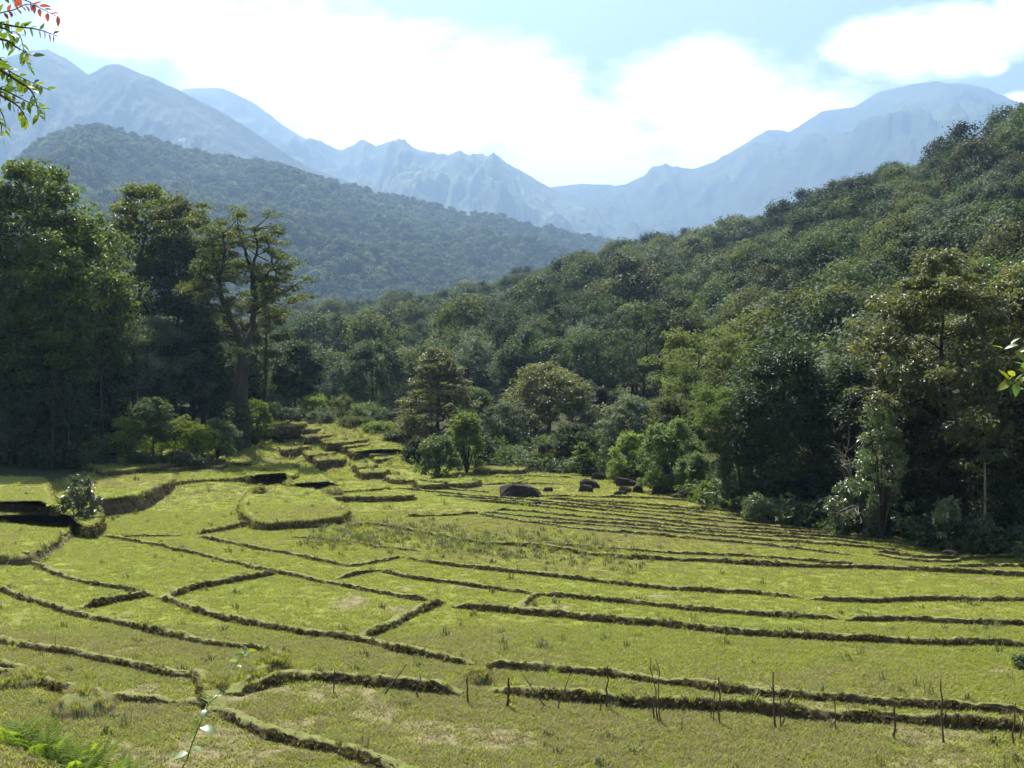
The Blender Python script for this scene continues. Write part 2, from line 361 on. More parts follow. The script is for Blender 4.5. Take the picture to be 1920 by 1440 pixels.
# terraces: px outline of the top at height z; skirt drops to z - drop
def terrace(z, pix, drop=.8, slope=.22, seed=0, lip=.05, wb=.35):
    p = np.array([W(a, b, z)[:2] for a, b in pix]); p = resample(np.vstack([p, p[:1]]), .22)[:-1]
    ar = np.sum(p[:, 0] * np.roll(p[:, 1], -1) - np.roll(p[:, 0], -1) * p[:, 1])
    if ar < 0: p = p[::-1]
    t = np.roll(p, -1, 0) - np.roll(p, 1, 0); t /= np.linalg.norm(t, axis=1)[:, None] + 1e-9
    nrm = np.stack([t[:, 1], -t[:, 0]], 1)
    k = np.arange(len(p)); r = np.random.default_rng(seed + 50)
    wob = (fbm(k * .21, k * 0 + seed, seed, 3) - .5)[:, None] * wb
    p = p + nrm * wob
    TERR.append((p.copy(), z))
    rings = []; jit = lambda s: r.normal(0, s, len(p))
    rings.append(np.column_stack([p - nrm * .35, np.full(len(p), z)]))
    rings.append(np.column_stack([p - nrm * .12, z + lip + jit(.02)]))
    rings.append(np.column_stack([p + nrm * .02, z + lip * .3 + jit(.03)]))
    for f in (.1, .2, .32, .45, .58, .7, .84, 1.0):
        off = .05 + slope * f + (fbm(k * .45, k * 0 + f * 5, seed + 3, 4, .65) - .5) * (.14 + .3 * min(drop, 1))
        rings.append(np.column_stack([p + nrm * off[:, None], z - drop * f + jit(.03)]))
    n = len(p); V = np.vstack(rings); i = np.arange(n); j = (i + 1) % n
    fs = [np.stack([i + a * n, i + (a + 1) * n, j + (a + 1) * n, j + a * n], 1) for a in range(len(rings) - 1)]
    q = np.vstack(fs); me = bpy.data.meshes.new('terrace')
    faces = [tuple(f) for f in q] + [tuple(range(n))]
    me.from_pydata([tuple(v) for v in V], [], faces); me.materials.append(M_FIELD); me.materials.append(M_BUND)
    mi = np.concatenate([np.repeat([0, 1] + [1] * 8, n), [0]]).astype(np.int32); me.polygons.foreach_set('material_index', mi)
    me.polygons.foreach_set('use_smooth', np.concatenate([np.ones(len(q), bool), [False]])); me.update()
    link('terrace', me, ground)
    EDGES.append((p, nrm, z, drop))
EDGES = []
def shelf(z, front, back, drop=.7, seed=0, ext=9):
    f = list(front); b = [(x + (-ext if x < sum(a[0] for a in f) / len(f) else ext), y - back) for x, y in reversed(f)]
    terrace(z, f + b, drop, .16, seed, .05, .2)

terrace(.36, [(-80, 1040), (40, 1043), (58, 1036), (88, 1020), (108, 1006), (122, 994), (128, 984), (60, 978), (-80, 980)], .8, .6, 1)
terrace(.60, [(-80, 967), (10, 966), (112, 963), (140, 968), (160, 984), (178, 984), (184, 955), (172, 925), (130, 905), (-80, 905)], .95, .25, 2)
terrace(1.10, [(-80, 941), (30, 940), (74, 939), (90, 944), (103, 949), (97, 925), (84, 905), (64, 896), (-80, 896)], .9, .3, 3)
terrace(1.00, [(178, 936), (200, 934), (225, 931), (250, 928), (270, 922), (286, 914), (300, 909), (318, 903), (322, 888), (300, 878), (200, 880), (150, 900)], 1.3, .35, 4)
terrace(.78, [(316, 909), (330, 904), (375, 900), (420, 897), (450, 895), (466, 892), (472, 884), (455, 876), (320, 878)], 1.1, .25, 5)
terrace(1.10, [(312, 881), (330, 880), (370, 876), (415, 874), (432, 869), (460, 869), (468, 863), (470, 856), (300, 858)], .8, .2, 6)
terrace(1.35, [(195, 884), (245, 880), (320, 872), (380, 868), (413, 863), (420, 857), (418, 845), (150, 850)], .9, .2, 7)
terrace(1.75, [(225, 862), (330, 854), (380, 856), (394, 850), (392, 838), (200, 838)], 1.0, .2, 8)
terrace(.86, [(466, 894), (480, 890), (510, 888), (534, 887), (546, 893), (553, 888), (549, 874), (556, 866), (500, 858), (440, 865)], .95, .25, 9)
terrace(.58, [(540, 910), (560, 906), (600, 904), (622, 903), (634, 911), (644, 906), (618, 900), (592, 880), (562, 868), (552, 880), (545, 895)], .9, .25, 10)
terrace(.36, [(598, 925), (606, 936), (634, 931), (700, 931), (764, 929), (770, 925), (718, 918), (640, 913), (612, 915)], .7, .2, 11)
terrace(.50, [(628, 917), (642, 920), (680, 918), (716, 915), (722, 910), (660, 904), (632, 906)], .6, .2, 12)
terrace(.42, [(455, 958), (466, 969), (490, 979), (520, 979), (551, 977), (590, 975), (615, 971), (640, 966), (647, 955), (640, 945), (612, 930), (598, 920), (540, 914), (482, 914), (458, 935)], .75, .25, 13)
FS = [(2.35, [(440, 822), (470, 819), (500, 815), (522, 812)], 10), (1.95, [(440, 829), (459, 827), (480, 828), (500, 830)], 8), (2.75, [(522, 809), (560, 807), (600, 803)], 8),
      (2.30, [(574, 821), (600, 818), (620, 815)], 8), (1.95, [(529, 826), (548, 825), (565, 823)], 7), (2.02, [(614, 831), (650, 828), (690, 823)], 8), (1.70, [(645, 838), (670, 835), (699, 831)], 8),
      (1.45, [(664, 847), (701, 843), (735, 842), (768, 843)], 7), (1.15, [(695, 853), (730, 850), (767, 847)], 6), (.92, [(708, 861), (735, 858), (767, 852)], 6), (.75, [(733, 864), (750, 862), (769, 859)], 5),
      (1.62, [(534, 844), (556, 840), (579, 836)], 7), (1.25, [(583, 853), (600, 851), (622, 849)], 6), (1.02, [(598, 864), (618, 861), (638, 861)], 9), (.62, [(674, 876), (684, 876), (694, 876)], 6),
      (.52, [(684, 887), (700, 886), (716, 885)], 6), (.38, [(792, 909), (830, 907), (884, 905)], 7), (3.05, [(466, 806), (500, 804), (518, 803)], 6), (3.2, [(520, 800), (545, 799), (562, 797)], 5),
      (.35, [(735, 898), (760, 900), (795, 899)], 6), (.40, [(905, 882), (940, 880), (975, 881)], 6), (1.4, [(745, 836), (760, 835), (775, 836)], 6)]
for i, (z, f, b) in enumerate(FS): shelf(z, f, b, .62 if z > .6 else .5, 20 + i)

# bunds: low earth banks between the plots, traced at their crest
BS = []
def bund(pix, h=.25, w=.45, seed=None):
    h = h * .56; w = w * .52
    seed = len(BS) if seed is None else seed
    p = np.array([W(a, b, .05)[:2] for a, b in pix]); p = resample(p, .09); n = len(p); k = np.arange(n)
    t = np.gradient(p, axis=0); t /= np.linalg.norm(t, axis=1)[:, None]; nr = np.stack([t[:, 1], -t[:, 0]], 1)
    p = p + nr * ((fbm(k * .042, k * 0, seed, 4) - .5) * .42)[:, None]
    z0 = base_height(p[:, 0], p[:, 1]); r = np.random.default_rng(seed)
    hh = h * (.45 + 1.1 * fbm(k * .06, k * 0 + 4, seed + 9, 5, .7)); ww = w * (.62 + .75 * fbm(k * .08, k * 0 + 7, seed + 5, 4, .6))
    e = np.minimum(k, n - 1 - k); tp = .25 + .75 * ss(0, 6, e); hh = hh * tp
    fl = np.sign(nr[n // 2] @ -p[n // 2]); nr = nr * (fl if fl else 1)          # nr: down-valley side
    prof = [(-1.7, -.22), (-1.15, .20), (-.75, .55), (-.4, .85), (-.1, .98), (.15, 1.0), (.32, .92), (.42, .68), (.47, .42), (.53, .15), (.64, -.25)]
    rings = []
    for q_, (a, b) in enumerate(prof):
        nz = fbm(k * .33, k * 0 + q_ * .8, seed + 60, 3, .7) - .5; env = 1 if b > 0 else .3
        rings.append(np.column_stack([p + nr * (ww * a + env * (nz * .16 + r.normal(0, .018, n)))[:, None], z0 + hh * b + (env * hh * (fbm(k * .4 + 50, k * 0 + q_ * .9, seed + 80, 3, .7) - .5) * .55 + r.normal(0, .014, n) if b > 0 else -.06)]))
    V = np.stack(rings, 1).reshape(-1, 3)
    me = mesh_np('bund', V, grid_faces(n, len(prof)), M_BUND); link('bund', me, ground)
    BS.append((p, nr, z0, hh, ww))
B = [([(405, 1332), (480, 1360), (560, 1385), (640, 1405), (700, 1425), (765, 1448)], .32, .6), ([(440, 1300), (480, 1285), (540, 1270), (600, 1269), (660, 1275), (760, 1285), (870, 1296)], .42, .6),
 ([(912, 1296), (1000, 1303), (1100, 1312), (1200, 1322), (1300, 1325), (1400, 1330), (1500, 1340), (1600, 1345), (1700, 1350), (1800, 1358), (1940, 1366)], .48, .6),
 ([(905, 1246), (920, 1249), (1000, 1255), (1100, 1262), (1200, 1274), (1300, 1285), (1400, 1298), (1500, 1307), (1600, 1316), (1750, 1325), (1940, 1336)], .36, .5),
 ([(906, 1248), (900, 1262), (888, 1280)], .42, .5), ([(-30, 1098), (60, 1125), (150, 1150), (250, 1172), (350, 1195), (450, 1214), (522, 1222)], .34, .5),
 ([(306, 1120), (420, 1158), (560, 1185), (640, 1195), (700, 1204), (780, 1223), (892, 1244)], .32, .48), ([(152, 1140), (230, 1125), (290, 1114)], .40, .5), ([(305, 1121), (360, 1105), (440, 1090), (517, 1074)], .40, .5),
 ([(48, 1050), (90, 1069), (140, 1084), (200, 1099), (288, 1116)], .28, .42), ([(196, 1004), (250, 1014), (310, 1024), (370, 1039), (440, 1054), (510, 1071), (580, 1084), (640, 1098), (700, 1109), (812, 1126)], .26, .42),
 ([(678, 1197), (720, 1180), (760, 1160), (800, 1140), (832, 1129)], .42, .5), ([(853, 1136), (930, 1144), (1020, 1151), (1120, 1161), (1220, 1169), (1320, 1179), (1420, 1189), (1550, 1196), (1700, 1202), (1940, 1212)], .38, .5),
 ([(215, 1007), (280, 1005), (345, 1003)], .16, .35), ([(368, 1002), (420, 994), (474, 983)], .42, .5), ([(372, 1006), (450, 1021), (540, 1037), (640, 1057), (690, 1056), (757, 1043)], .26, .42),
 ([(757, 1045), (820, 1055), (890, 1064), (980, 1074), (1080, 1084), (1180, 1096), (1300, 1106), (1400, 1111), (1507, 1119)], .27, .42), ([(1520, 1122), (1600, 1126), (1750, 1124), (1940, 1124)], .31, .45),
 ([(638, 1085), (690, 1072), (717, 1068)], .28, .42), ([(717, 1069), (790, 1084), (870, 1096), (960, 1107), (1007, 1112)], .24, .4), ([(1007, 1112), (1100, 1122), (1200, 1131), (1300, 1141), (1400, 1149), (1572, 1159)], .30, .45),
 ([(1584, 1159), (1700, 1162), (1800, 1166), (1940, 1171)], .30, .45), ([(978, 1139), (994, 1122), (1008, 1112)], .28, .4),
 ([(648, 985), (720, 985), (800, 1000), (900, 1018), (1000, 1024), (1100, 1039), (1200, 1047), (1300, 1051), (1500, 1061), (1700, 1067), (1940, 1080)], .32, .45), ([(1000, 1018), (1130, 1027), (1260, 1036), (1400, 1043), (1500, 1049), (1620, 1059)], .22, .38),
 ([(900, 964), (960, 974), (1050, 987), (1150, 997), (1250, 1004), (1360, 1015), (1480, 1027), (1605, 1040)], .24, .4), ([(755, 969), (840, 966), (902, 961)], .28, .42), ([(540, 1006), (620, 1010), (700, 1024), (790, 1032)], .16, .35)]
fan = [[(930, 970), (1000, 977), (1180, 989), (1360, 1006), (1540, 1019), (1700, 1034)], [(905, 960), (1000, 970), (1180, 984), (1360, 999), (1540, 1011), (1640, 1021)], [(930, 955), (1000, 961), (1180, 977), (1360, 994), (1540, 1005), (1700, 1019)],
       [(860, 934), (1000, 949), (1180, 969), (1360, 988), (1540, 999), (1700, 1013), (1800, 1031)], [(820, 928), (1000, 943), (1180, 961), (1360, 979), (1500, 992), (1640, 1001), (1700, 1009)], [(740, 915), (850, 926), (1000, 939), (1180, 955), (1360, 972), (1540, 988), (1640, 996)],
       [(1060, 938), (1180, 949), (1300, 959), (1400, 970), (1440, 979)], [(1020, 934), (1180, 944), (1300, 951), (1370, 958)], [(1000, 930), (1120, 932), (1220, 934), (1310, 940)], [(740, 906), (850, 917), (930, 924)], [(900, 908), (980, 907), (1080, 908)], [(1120, 937), (1200, 944), (1340, 958)],
       [(1640, 1038), (1700, 1049), (1780, 1053), (1820, 1047), (1940, 1043)], [(1640, 1033), (1720, 1043), (1790, 1045), (1830, 1040)], [(1700, 1066), (1800, 1061), (1940, 1062)], [(920, 894), (1000, 893), (1080, 896)]]
B += [(f, .25, .36) for f in fan]
B += [([(-30, 1195), (60, 1213), (130, 1224), (200, 1239), (280, 1254), (345, 1264), (368, 1258)], .30, .5), ([(-30, 1250), (40, 1264), (84, 1280)], .3, .5), ([(185, 1304), (260, 1310), (325, 1314)], .30, .5), ([(366, 1259), (382, 1275), (388, 1298), (405, 1332)], .4, .6), ([(-20, 1236), (60, 1268), (120, 1290), (186, 1304)], .34, .5), ([(522, 1222), (531, 1238), (505, 1256), (470, 1280), (440, 1300)], .5, .6), ([(325, 1314), (370, 1320), (405, 1332)], .3, .5), ([(470, 1262), (500, 1240), (525, 1228)], .55, .9), ([(75, 1318), (120, 1300), (175, 1302)], .8, 1.3), ([(-20, 1340), (20, 1345), (38, 1350)], .4, .7)]
B = [b for b in B if b[2] < .65]
for b in B: bund(*b)
MND = []
def mound(px, base, wpx, h, depth=1.0, seed=0):
    c = W(px, base, 0); w_ = wpx / F * c[1] / 2; n = 30; u = np.linspace(-1.25, 1.25, n); A, Bq = np.meshgrid(u, u, indexing='ij')
    x = c[0] + A * w_; y = c[1] + .5 * depth + Bq * depth * (1 + .0 * A); nz = fbm(A * 1.3 + seed, Bq * 1.3, seed, 4); f2 = fbm(A * 5 + seed, Bq * 5, seed + 4, 3)
    rr = np.sqrt(A ** 2 + np.where(Bq < 0, Bq * 1.15, Bq * .8) ** 2) * (1.15 - .5 * (nz - .5) * 2 * .6)
    top = np.clip(1 - rr ** 2.2, 0, 1) ** .8
    z = base_height(x.ravel(), y.ravel()).reshape(x.shape) + h * top * (.75 + .5 * nz) + (f2 - .5) * .16 * (top > .02) * h - .07 * (top <= .02)
    V = np.stack([x, y, z], -1); link('bund', mesh_np('bund', V.reshape(-1, 3), grid_faces(n, n), M_BUND), ground, label='rounded grassy earth mound')
    k = top > .15; MND.append(V[k])
for a in [(135, 1345, 140, .40, 1.2, 1), (30, 1290, 110, .3, .9, 7), (505, 1262, 66, .42, .6, 2), (392, 1302, 60, .32, .6, 3), (897, 1284, 50, .3, .6, 4), (482, 938, 30, .45, .8, 5), (520, 924, 52, .4, 1.0, 6), (622, 940, 46, .5, 1.0, 8), (470, 1290, 60, .25, .7, 9), (15, 1390, 90, .35, .7, 10)]: mound(*a)

# ------------------------------------------------------------------ hills and mountains
def strip(name, sky, dist, foot, footz, mat, nv=90, du=6, seed=0, spur=.25, spurk=9, rough=8, back=.5, sink=0, power=1.15, x0=None, x1=None, far=1.8):
    """sky: (px, py) skyline; dist/foot: (px, metres) of crest and foot"""
    sky = np.array(sky, float); x0 = sky[0, 0] if x0 is None else x0; x1 = sky[-1, 0] if x1 is None else x1
    px = np.arange(x0, x1 + du, du); t = (px - 960) / F
    D = np.interp(px, *np.array(dist, float).T) * far; Ft = np.interp(px, *np.array(foot, float).T) * far
    jag = (fbm(px * .045, px * 0, seed + 31, 4) - .5) * rough * .5
    zr = CAMH - (np.interp(px, sky[:, 0], sky[:, 1]) + sink + jag - HOR) / F * D
    v = np.concatenate([np.linspace(0, 1, nv), 1 + np.linspace(.06, 1, 14) * back])
    d = Ft[:, None] + (D - Ft)[:, None] * v[None, :]
    vv = np.clip(v, 0, 1)[None, :]
    prof = vv ** power
    z = footz + (zr - footz)[:, None] * prof
    X = t[:, None] * d; Y = d
    env = (4 * vv * (1 - vv)) ** .8
    sp = fbm(X / (D.mean() / spurk) + 1.3 * fbm(X * 3 / D.mean(), Y * 3 / D.mean(), seed + 2, 3), Y / (D.mean() / spurk * 2.6), seed, 5, .5, True) - .55
    z = z + (zr - footz)[:, None] * spur * sp * env
    fine = fbm(X / (D.mean() / spurk / 5) + 3, Y / (D.mean() / spurk / 3), seed + 40, 5, .6, True) - .6
    z = z + (zr - footz)[:, None] * spur * .22 * fine * (env * .97 + .03 * (vv > .05))
    over = np.clip(v - 1, 0, None)[None, :]
    z = z - (zr - footz)[:, None] * over * 1.2
    V = np.stack([X, Y, z], -1)
    me = mesh_np(name, V.reshape(-1, 3), grid_faces(len(px), len(v)), mat)
    return me, (px, v, V)

M_MTA = mountain_mat('mountain_slope', .0018, gl=.53, rockamt=.68); M_MTB = mountain_mat('mountain_far', .0013, gl=.50, rockamt=.67); M_MTC = mountain_mat('mountain_massif', .0012, grass=(.075, .095, .04), gl=.56, rockamt=.70)
skyC = [(900, 420), (960, 380), (1030, 352), (1090, 345), (1150, 350), (1205, 338), (1225, 315), (1245, 308), (1290, 319), (1340, 304), (1400, 268), (1440, 242), (1480, 247), (1540, 209), (1600, 200), (1650, 171), (1720, 158), (1800, 156), (1850, 164), (1900, 189), (2000, 215), (2200, 260), (2500, 330)]
me, _ = strip('mountain', skyC, [(900, 3900), (1300, 3800), (1700, 3300), (2500, 3000)], [(900, 1900), (2500, 1200)], 10, M_MTC, 150, 3, 5, .45, 8, 7, .12)
link('mountain', me, label='broad flat-topped blue mountain massif at the right above the wooded hill', cat='mountain', kind='structure')
skyB = [(150, 330), (250, 215), (350, 165), (420, 165), (480, 195), (530, 235), (600, 275), (640, 282), (665, 272), (680, 262), (705, 275), (745, 262), (790, 282), (850, 295), (900, 300), (935, 296), (985, 325), (1030, 351), (1100, 390), (1200, 440), (1350, 500)]
me, _ = strip('mountain', skyB, [(150, 3200), (640, 3300), (1350, 3000)], [(150, 1900), (1350, 1500)], 10, M_MTB, 140, 3, 9, .55, 11, 7, .15)
link('mountain', me, label='pale jagged ridge with twin small peaks in the middle distance', cat='mountain', kind='structure')
skyA = [(-500, 180), (-200, 120), (-40, 118), (10, 108), (50, 95), (90, 92), (110, 104), (128, 112), (165, 138), (200, 122), (225, 120), (262, 136), (290, 148), (350, 176), (430, 217), (500, 262), (540, 290), (620, 330), (800, 385), (950, 430), (1050, 470)]
me, _ = strip('mountain', skyA, [(-500, 2100), (200, 2100), (1050, 2200)], [(-500, 1250), (1050, 1500)], 20, M_MTA, 150, 3, 14, .5, 9, 10, .2)
link('mountain', me, label='rugged dark blue mountain with rounded summits at upper left', cat='mountain', kind='structure')
skyM = [(-500, 520), (-150, 420), (0, 335), (60, 285), (90, 262), (130, 250), (200, 246), (300, 268), (420, 296), (560, 326), (700, 358), (830, 388), (950, 408), (1100, 442), (1200, 462), (1330, 500), (1500, 560)]
me, MID = strip('wooded_hill', skyM, [(-500, 800), (100, 950), (700, 1150), (1500, 1400)], [(-500, 330), (400, 420), (1500, 800)], 12, M_FLOOR, 80, 8, 23, .45, 7, 3, .3, 12)
link('wooded_hill', me, kind='structure', label='long wooded hill sloping down from the left behind the trees')
skyR = [(250, 640), (450, 592), (560, 576), (640, 572), (800, 556), (1000, 512), (1200, 466), (1300, 450), (1400, 432), (1500, 404), (1600, 366), (1700, 336), (1800, 296), (1920, 238), (2100, 165), (2500, 30)]
me, RH = strip('hillside', skyR, [(250, 640), (560, 620), (800, 560), (1200, 470), (1500, 400), (1920, 300), (2500, 230)],
    [(250, 135), (560, 140), (760, 122), (900, 112), (1100, 108), (1250, 86), (1400, 72), (1600, 64), (1920, 58), (2500, 50)], -1.5, M_FLOOR, 100, 7, 33, .22, 8, 1.5, .4, 34, 1.12, far=1.0)
link('hillside', me, kind='structure', label='near hillside covered in forest rising to the right')

# ------------------------------------------------------------------ trees
def leaves(r, C, rad, n, size, flat=.65, asp=.5, updir=.8, cv=None, droop=.15, coh=.25, jit=.55):
    """C (m,3) clump centres, rad (m,) radii, n per clump -> leaf verts/tris, colour value"""
    m = len(C); tot = m * n; ci = np.repeat(np.arange(m), n)
    u = r.normal(size=(tot, 3)); u /= np.linalg.norm(u, axis=1)[:, None]
    rr = r.random(tot) ** .45
    off = u * rr[:, None] * rad[ci][:, None]; off[:, 2] *= flat
    p = C[ci] + off
    nrm = r.normal(size=(tot, 3)) * jit + u * coh; nrm[:, 2] += updir; nrm /= np.linalg.norm(nrm, axis=1)[:, None]
    d = u + r.normal(size=(tot, 3)) * .6; d[:, 2] -= droop
    d -= nrm * np.sum(d * nrm, 1)[:, None]; d /= np.linalg.norm(d, axis=1)[:, None] + 1e-9
    s = np.cross(nrm, d); L = size * (.6 + .8 * r.random(tot))[:, None]; w = L * asp
    a = p - d * L * .5; b = p + d * L * .5 - nrm * L * .12
    l = p + s * w * .5 + nrm * L * .06; q = p - s * w * .5 + nrm * L * .06
    V = np.stack([a, l, b, q], 1).reshape(-1, 3); i = np.arange(tot)[:, None] * 4
    T = np.vstack([i + [0, 1, 2], i + [0, 2, 3]])
    c = (cv[ci] if cv is not None else .5) + r.normal(0, .17, tot)
    return V, T, np.repeat(np.clip(c, 0, 1), 4)

def env_r(shape, u):
    u = np.clip(u, 0, 1)
    if shape == 'cone': return (1 - u) ** .8 * .95 + .05
    if shape == 'umbrella': return .25 + .75 * np.sin(np.pi * np.clip(u, .0, .97) ** 1.6) ** .7
    if shape == 'column': return .75 + .25 * np.sin(np.pi * u) - .35 * ss(.8, 1, u)
    if shape == 'dome': return np.sqrt(np.clip(1 - u ** 2.2, .03, 1))
    return np.sqrt(np.clip(1 - (2 * u - 1) ** 2, .06, 1)) ** .9

def tree_data(seed, H, R, cb=.35, shape='round', nl=10, ns=5, fill=60, clump=.9, per=60, size=.24, asp=.5, flat=.6, tr=None, lean=(0, 0), upl=.5, fork=0, wob=.04, updir=.8, sub=.35, coh=.25, jit=.55):
    r = np.random.default_rng(seed); tr = tr or H * .016 + .05
    zb = H * cb; paths = []; cl = []
    tz = np.linspace(0, 1, 12); top = H * .88
    wx = np.cumsum(r.normal(0, wob * H / 4, 12)) * tz; wy = np.cumsum(r.normal(0, wob * H / 4, 12)) * tz
    tp = np.stack([lean[0] * tz + wx, lean[1] * tz + wy, tz * top - .3 * (tz == 0)], 1)
    trad = tr * (1 - .88 * tz ** 1.1) * (1 + .5 * np.exp(-tz * 16)); paths.append((tp, trad))
    at = lambda f: np.array([np.interp(f, tz, tp[:, k]) for k in range(3)])
    nl_ = nl
    for i in range(nl_):
        f = (cb * .9 + (1 - cb * .9) * (i + .3 + .5 * r.random()) / nl_) * .97
        s = at(f); az = i * 2.4 + r.normal(0, .5)
        u = (s[2] / top * .88 + .14 - cb) / (1 - cb)
        Rl = R * env_r(shape, min(max(u, .08), .93)) * (.72 + .33 * r.random())
        hd = np.array([math.cos(az), math.sin(az), 0]); e = s + hd * Rl; e[2] = min(s[2] + upl * Rl * (.6 + .7 * r.random()), H * .97)
        q = np.linspace(0, 1, 7)[:, None]; path = s + (e - s) * q; path[:, 2] += (np.sin(q[:, 0] * np.pi) * Rl * .12 * r.normal(.3, .8)); path[1:-1] += r.normal(0, .035 * Rl, (5, 3))
        lr = np.interp(f, tz, trad) * .62; paths.append((path, lr * (1 - .85 * q[:, 0])))
        cl.append(e)
        for j in range(ns):
            g = .35 + .65 * (j + r.random()) / ns; b = np.array([np.interp(g, q[:, 0], path[:, k]) for k in range(3)])
            dv = r.normal(size=3); dv[2] = abs(dv[2]) * .7; dv += hd * .6; dv /= np.linalg.norm(dv)
            e2 = b + dv * Rl * sub * (.6 + .7 * r.random()); m_ = (b + e2) / 2 + r.normal(0, .05 * Rl, 3)
            paths.append((np.array([b, m_, e2]), np.array([lr * .38, lr * .25, lr * .08]))); cl.append(e2)
    cl.append(tp[-1] + np.array([0, 0, H * .06]))
    if fill:
        u = r.random(fill) ** .8; a = r.random(fill) * 2 * math.pi; rr = R * env_r(shape, u) * (.55 + .42 * r.random(fill))
        ax = np.array([at(min(.98, (cb + (1 - cb) * k))) for k in u])
        cl += list(np.stack([ax[:, 0] + rr * np.cos(a), ax[:, 1] + rr * np.sin(a), zb + u * (H - zb) * .97], 1))
    C = np.array(cl); rad = clump * (.6 + .8 * r.random(len(C)))
    cv = np.clip(r.normal(.45, .22, len(C)), 0, 1)
    LV, LT, LC = leaves(r, C, rad, per, size, flat, asp, updir, cv, .15, coh, jit)
    TV, TQ = tubes(paths, 6)
    return (TV, TQ), (LV, LT, LC)

def part_meshes(leaf, bark=None, **kw):
    (TV, TQ), (LV, LT, LC) = tree_data(**kw)
    return mesh_np('trunk', TV, TQ, bark or M_BARK), mesh_np('crown', LV, LT, LM[leaf], smooth=False, attr=LC)

def tree(name, label, cat, px, d, top, wpx, leaf, seed, z=None, group=None, bark=None, rotz=0, low=None, **kw):
    """a tree whose stem stands at column px, distance d; crown top at row top, crown wpx wide"""
    x = P(px, d); zz = hz(x, d) if z is None else z
    H = ZP(top, d) - zz; R = wpx / F * d / 2
    o = link(name, None, label=label, cat=cat, group=group, loc=(x, d, zz - .05), rotz=rotz); o.empty_display_size = .5
    tm, cm = part_meshes(leaf, bark, seed=seed, H=H, R=R, **kw)
    link('trunk', tm, o); link('crown', cm, o); return o

# --- left wood
tree('tall_tree', 'tall dark broadleaf tree with the highest crown at the far left edge', 'tree', 62, 83, 308, 215, 'backlit', 101, cb=.42, nl=14, ns=6, fill=150, clump=1.05, per=95, size=.34, asp=.55, shape='column', tr=.32)
tree('tall_tree', 'tall tree with yellow-green sunlit leaves in the left wood', 'tree', 250, 106, 345, 265, 'yellow', 102, cb=.36, nl=14, ns=6, fill=90, clump=1.2, per=90, size=.36, asp=.6, shape='dome', tr=.34)
tree('tall_tree', 'slender tall tree with small flat leaf clusters left of the forked tree', 'tree', 385, 103, 354, 165, 'olive', 103, cb=.42, nl=16, ns=7, fill=60, clump=1.05, per=90, size=.3, flat=.35, shape='column', tr=.36, wob=.07, upl=.7)
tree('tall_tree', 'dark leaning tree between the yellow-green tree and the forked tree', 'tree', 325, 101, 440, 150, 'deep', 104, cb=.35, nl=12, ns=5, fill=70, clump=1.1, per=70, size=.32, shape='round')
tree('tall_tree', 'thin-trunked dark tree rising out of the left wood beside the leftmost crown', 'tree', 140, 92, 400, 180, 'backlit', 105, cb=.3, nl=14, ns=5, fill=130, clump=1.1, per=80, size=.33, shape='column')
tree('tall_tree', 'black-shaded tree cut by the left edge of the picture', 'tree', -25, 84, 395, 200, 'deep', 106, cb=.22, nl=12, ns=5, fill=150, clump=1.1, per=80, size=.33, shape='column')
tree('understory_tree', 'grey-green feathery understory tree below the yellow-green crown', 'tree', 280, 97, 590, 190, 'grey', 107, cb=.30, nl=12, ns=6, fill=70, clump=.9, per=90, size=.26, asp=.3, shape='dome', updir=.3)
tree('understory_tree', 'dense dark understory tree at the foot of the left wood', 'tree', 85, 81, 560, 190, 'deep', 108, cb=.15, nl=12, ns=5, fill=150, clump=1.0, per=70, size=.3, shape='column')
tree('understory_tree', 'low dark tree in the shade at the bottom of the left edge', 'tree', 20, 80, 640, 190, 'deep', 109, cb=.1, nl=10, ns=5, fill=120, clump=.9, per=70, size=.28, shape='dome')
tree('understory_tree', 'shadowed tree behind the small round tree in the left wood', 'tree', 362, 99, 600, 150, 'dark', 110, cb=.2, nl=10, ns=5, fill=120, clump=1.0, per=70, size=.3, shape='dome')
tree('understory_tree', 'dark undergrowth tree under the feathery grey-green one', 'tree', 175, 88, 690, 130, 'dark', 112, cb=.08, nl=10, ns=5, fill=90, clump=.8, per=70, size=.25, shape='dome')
tree('round_tree', 'small round dark tree on a short stem among bright shrubs at left', 'tree', 288, 78.5, 745, 74, 'dark', 111, cb=.36, nl=9, ns=5, fill=60, clump=.5, per=60, size=.2, shape='round', tr=.1)

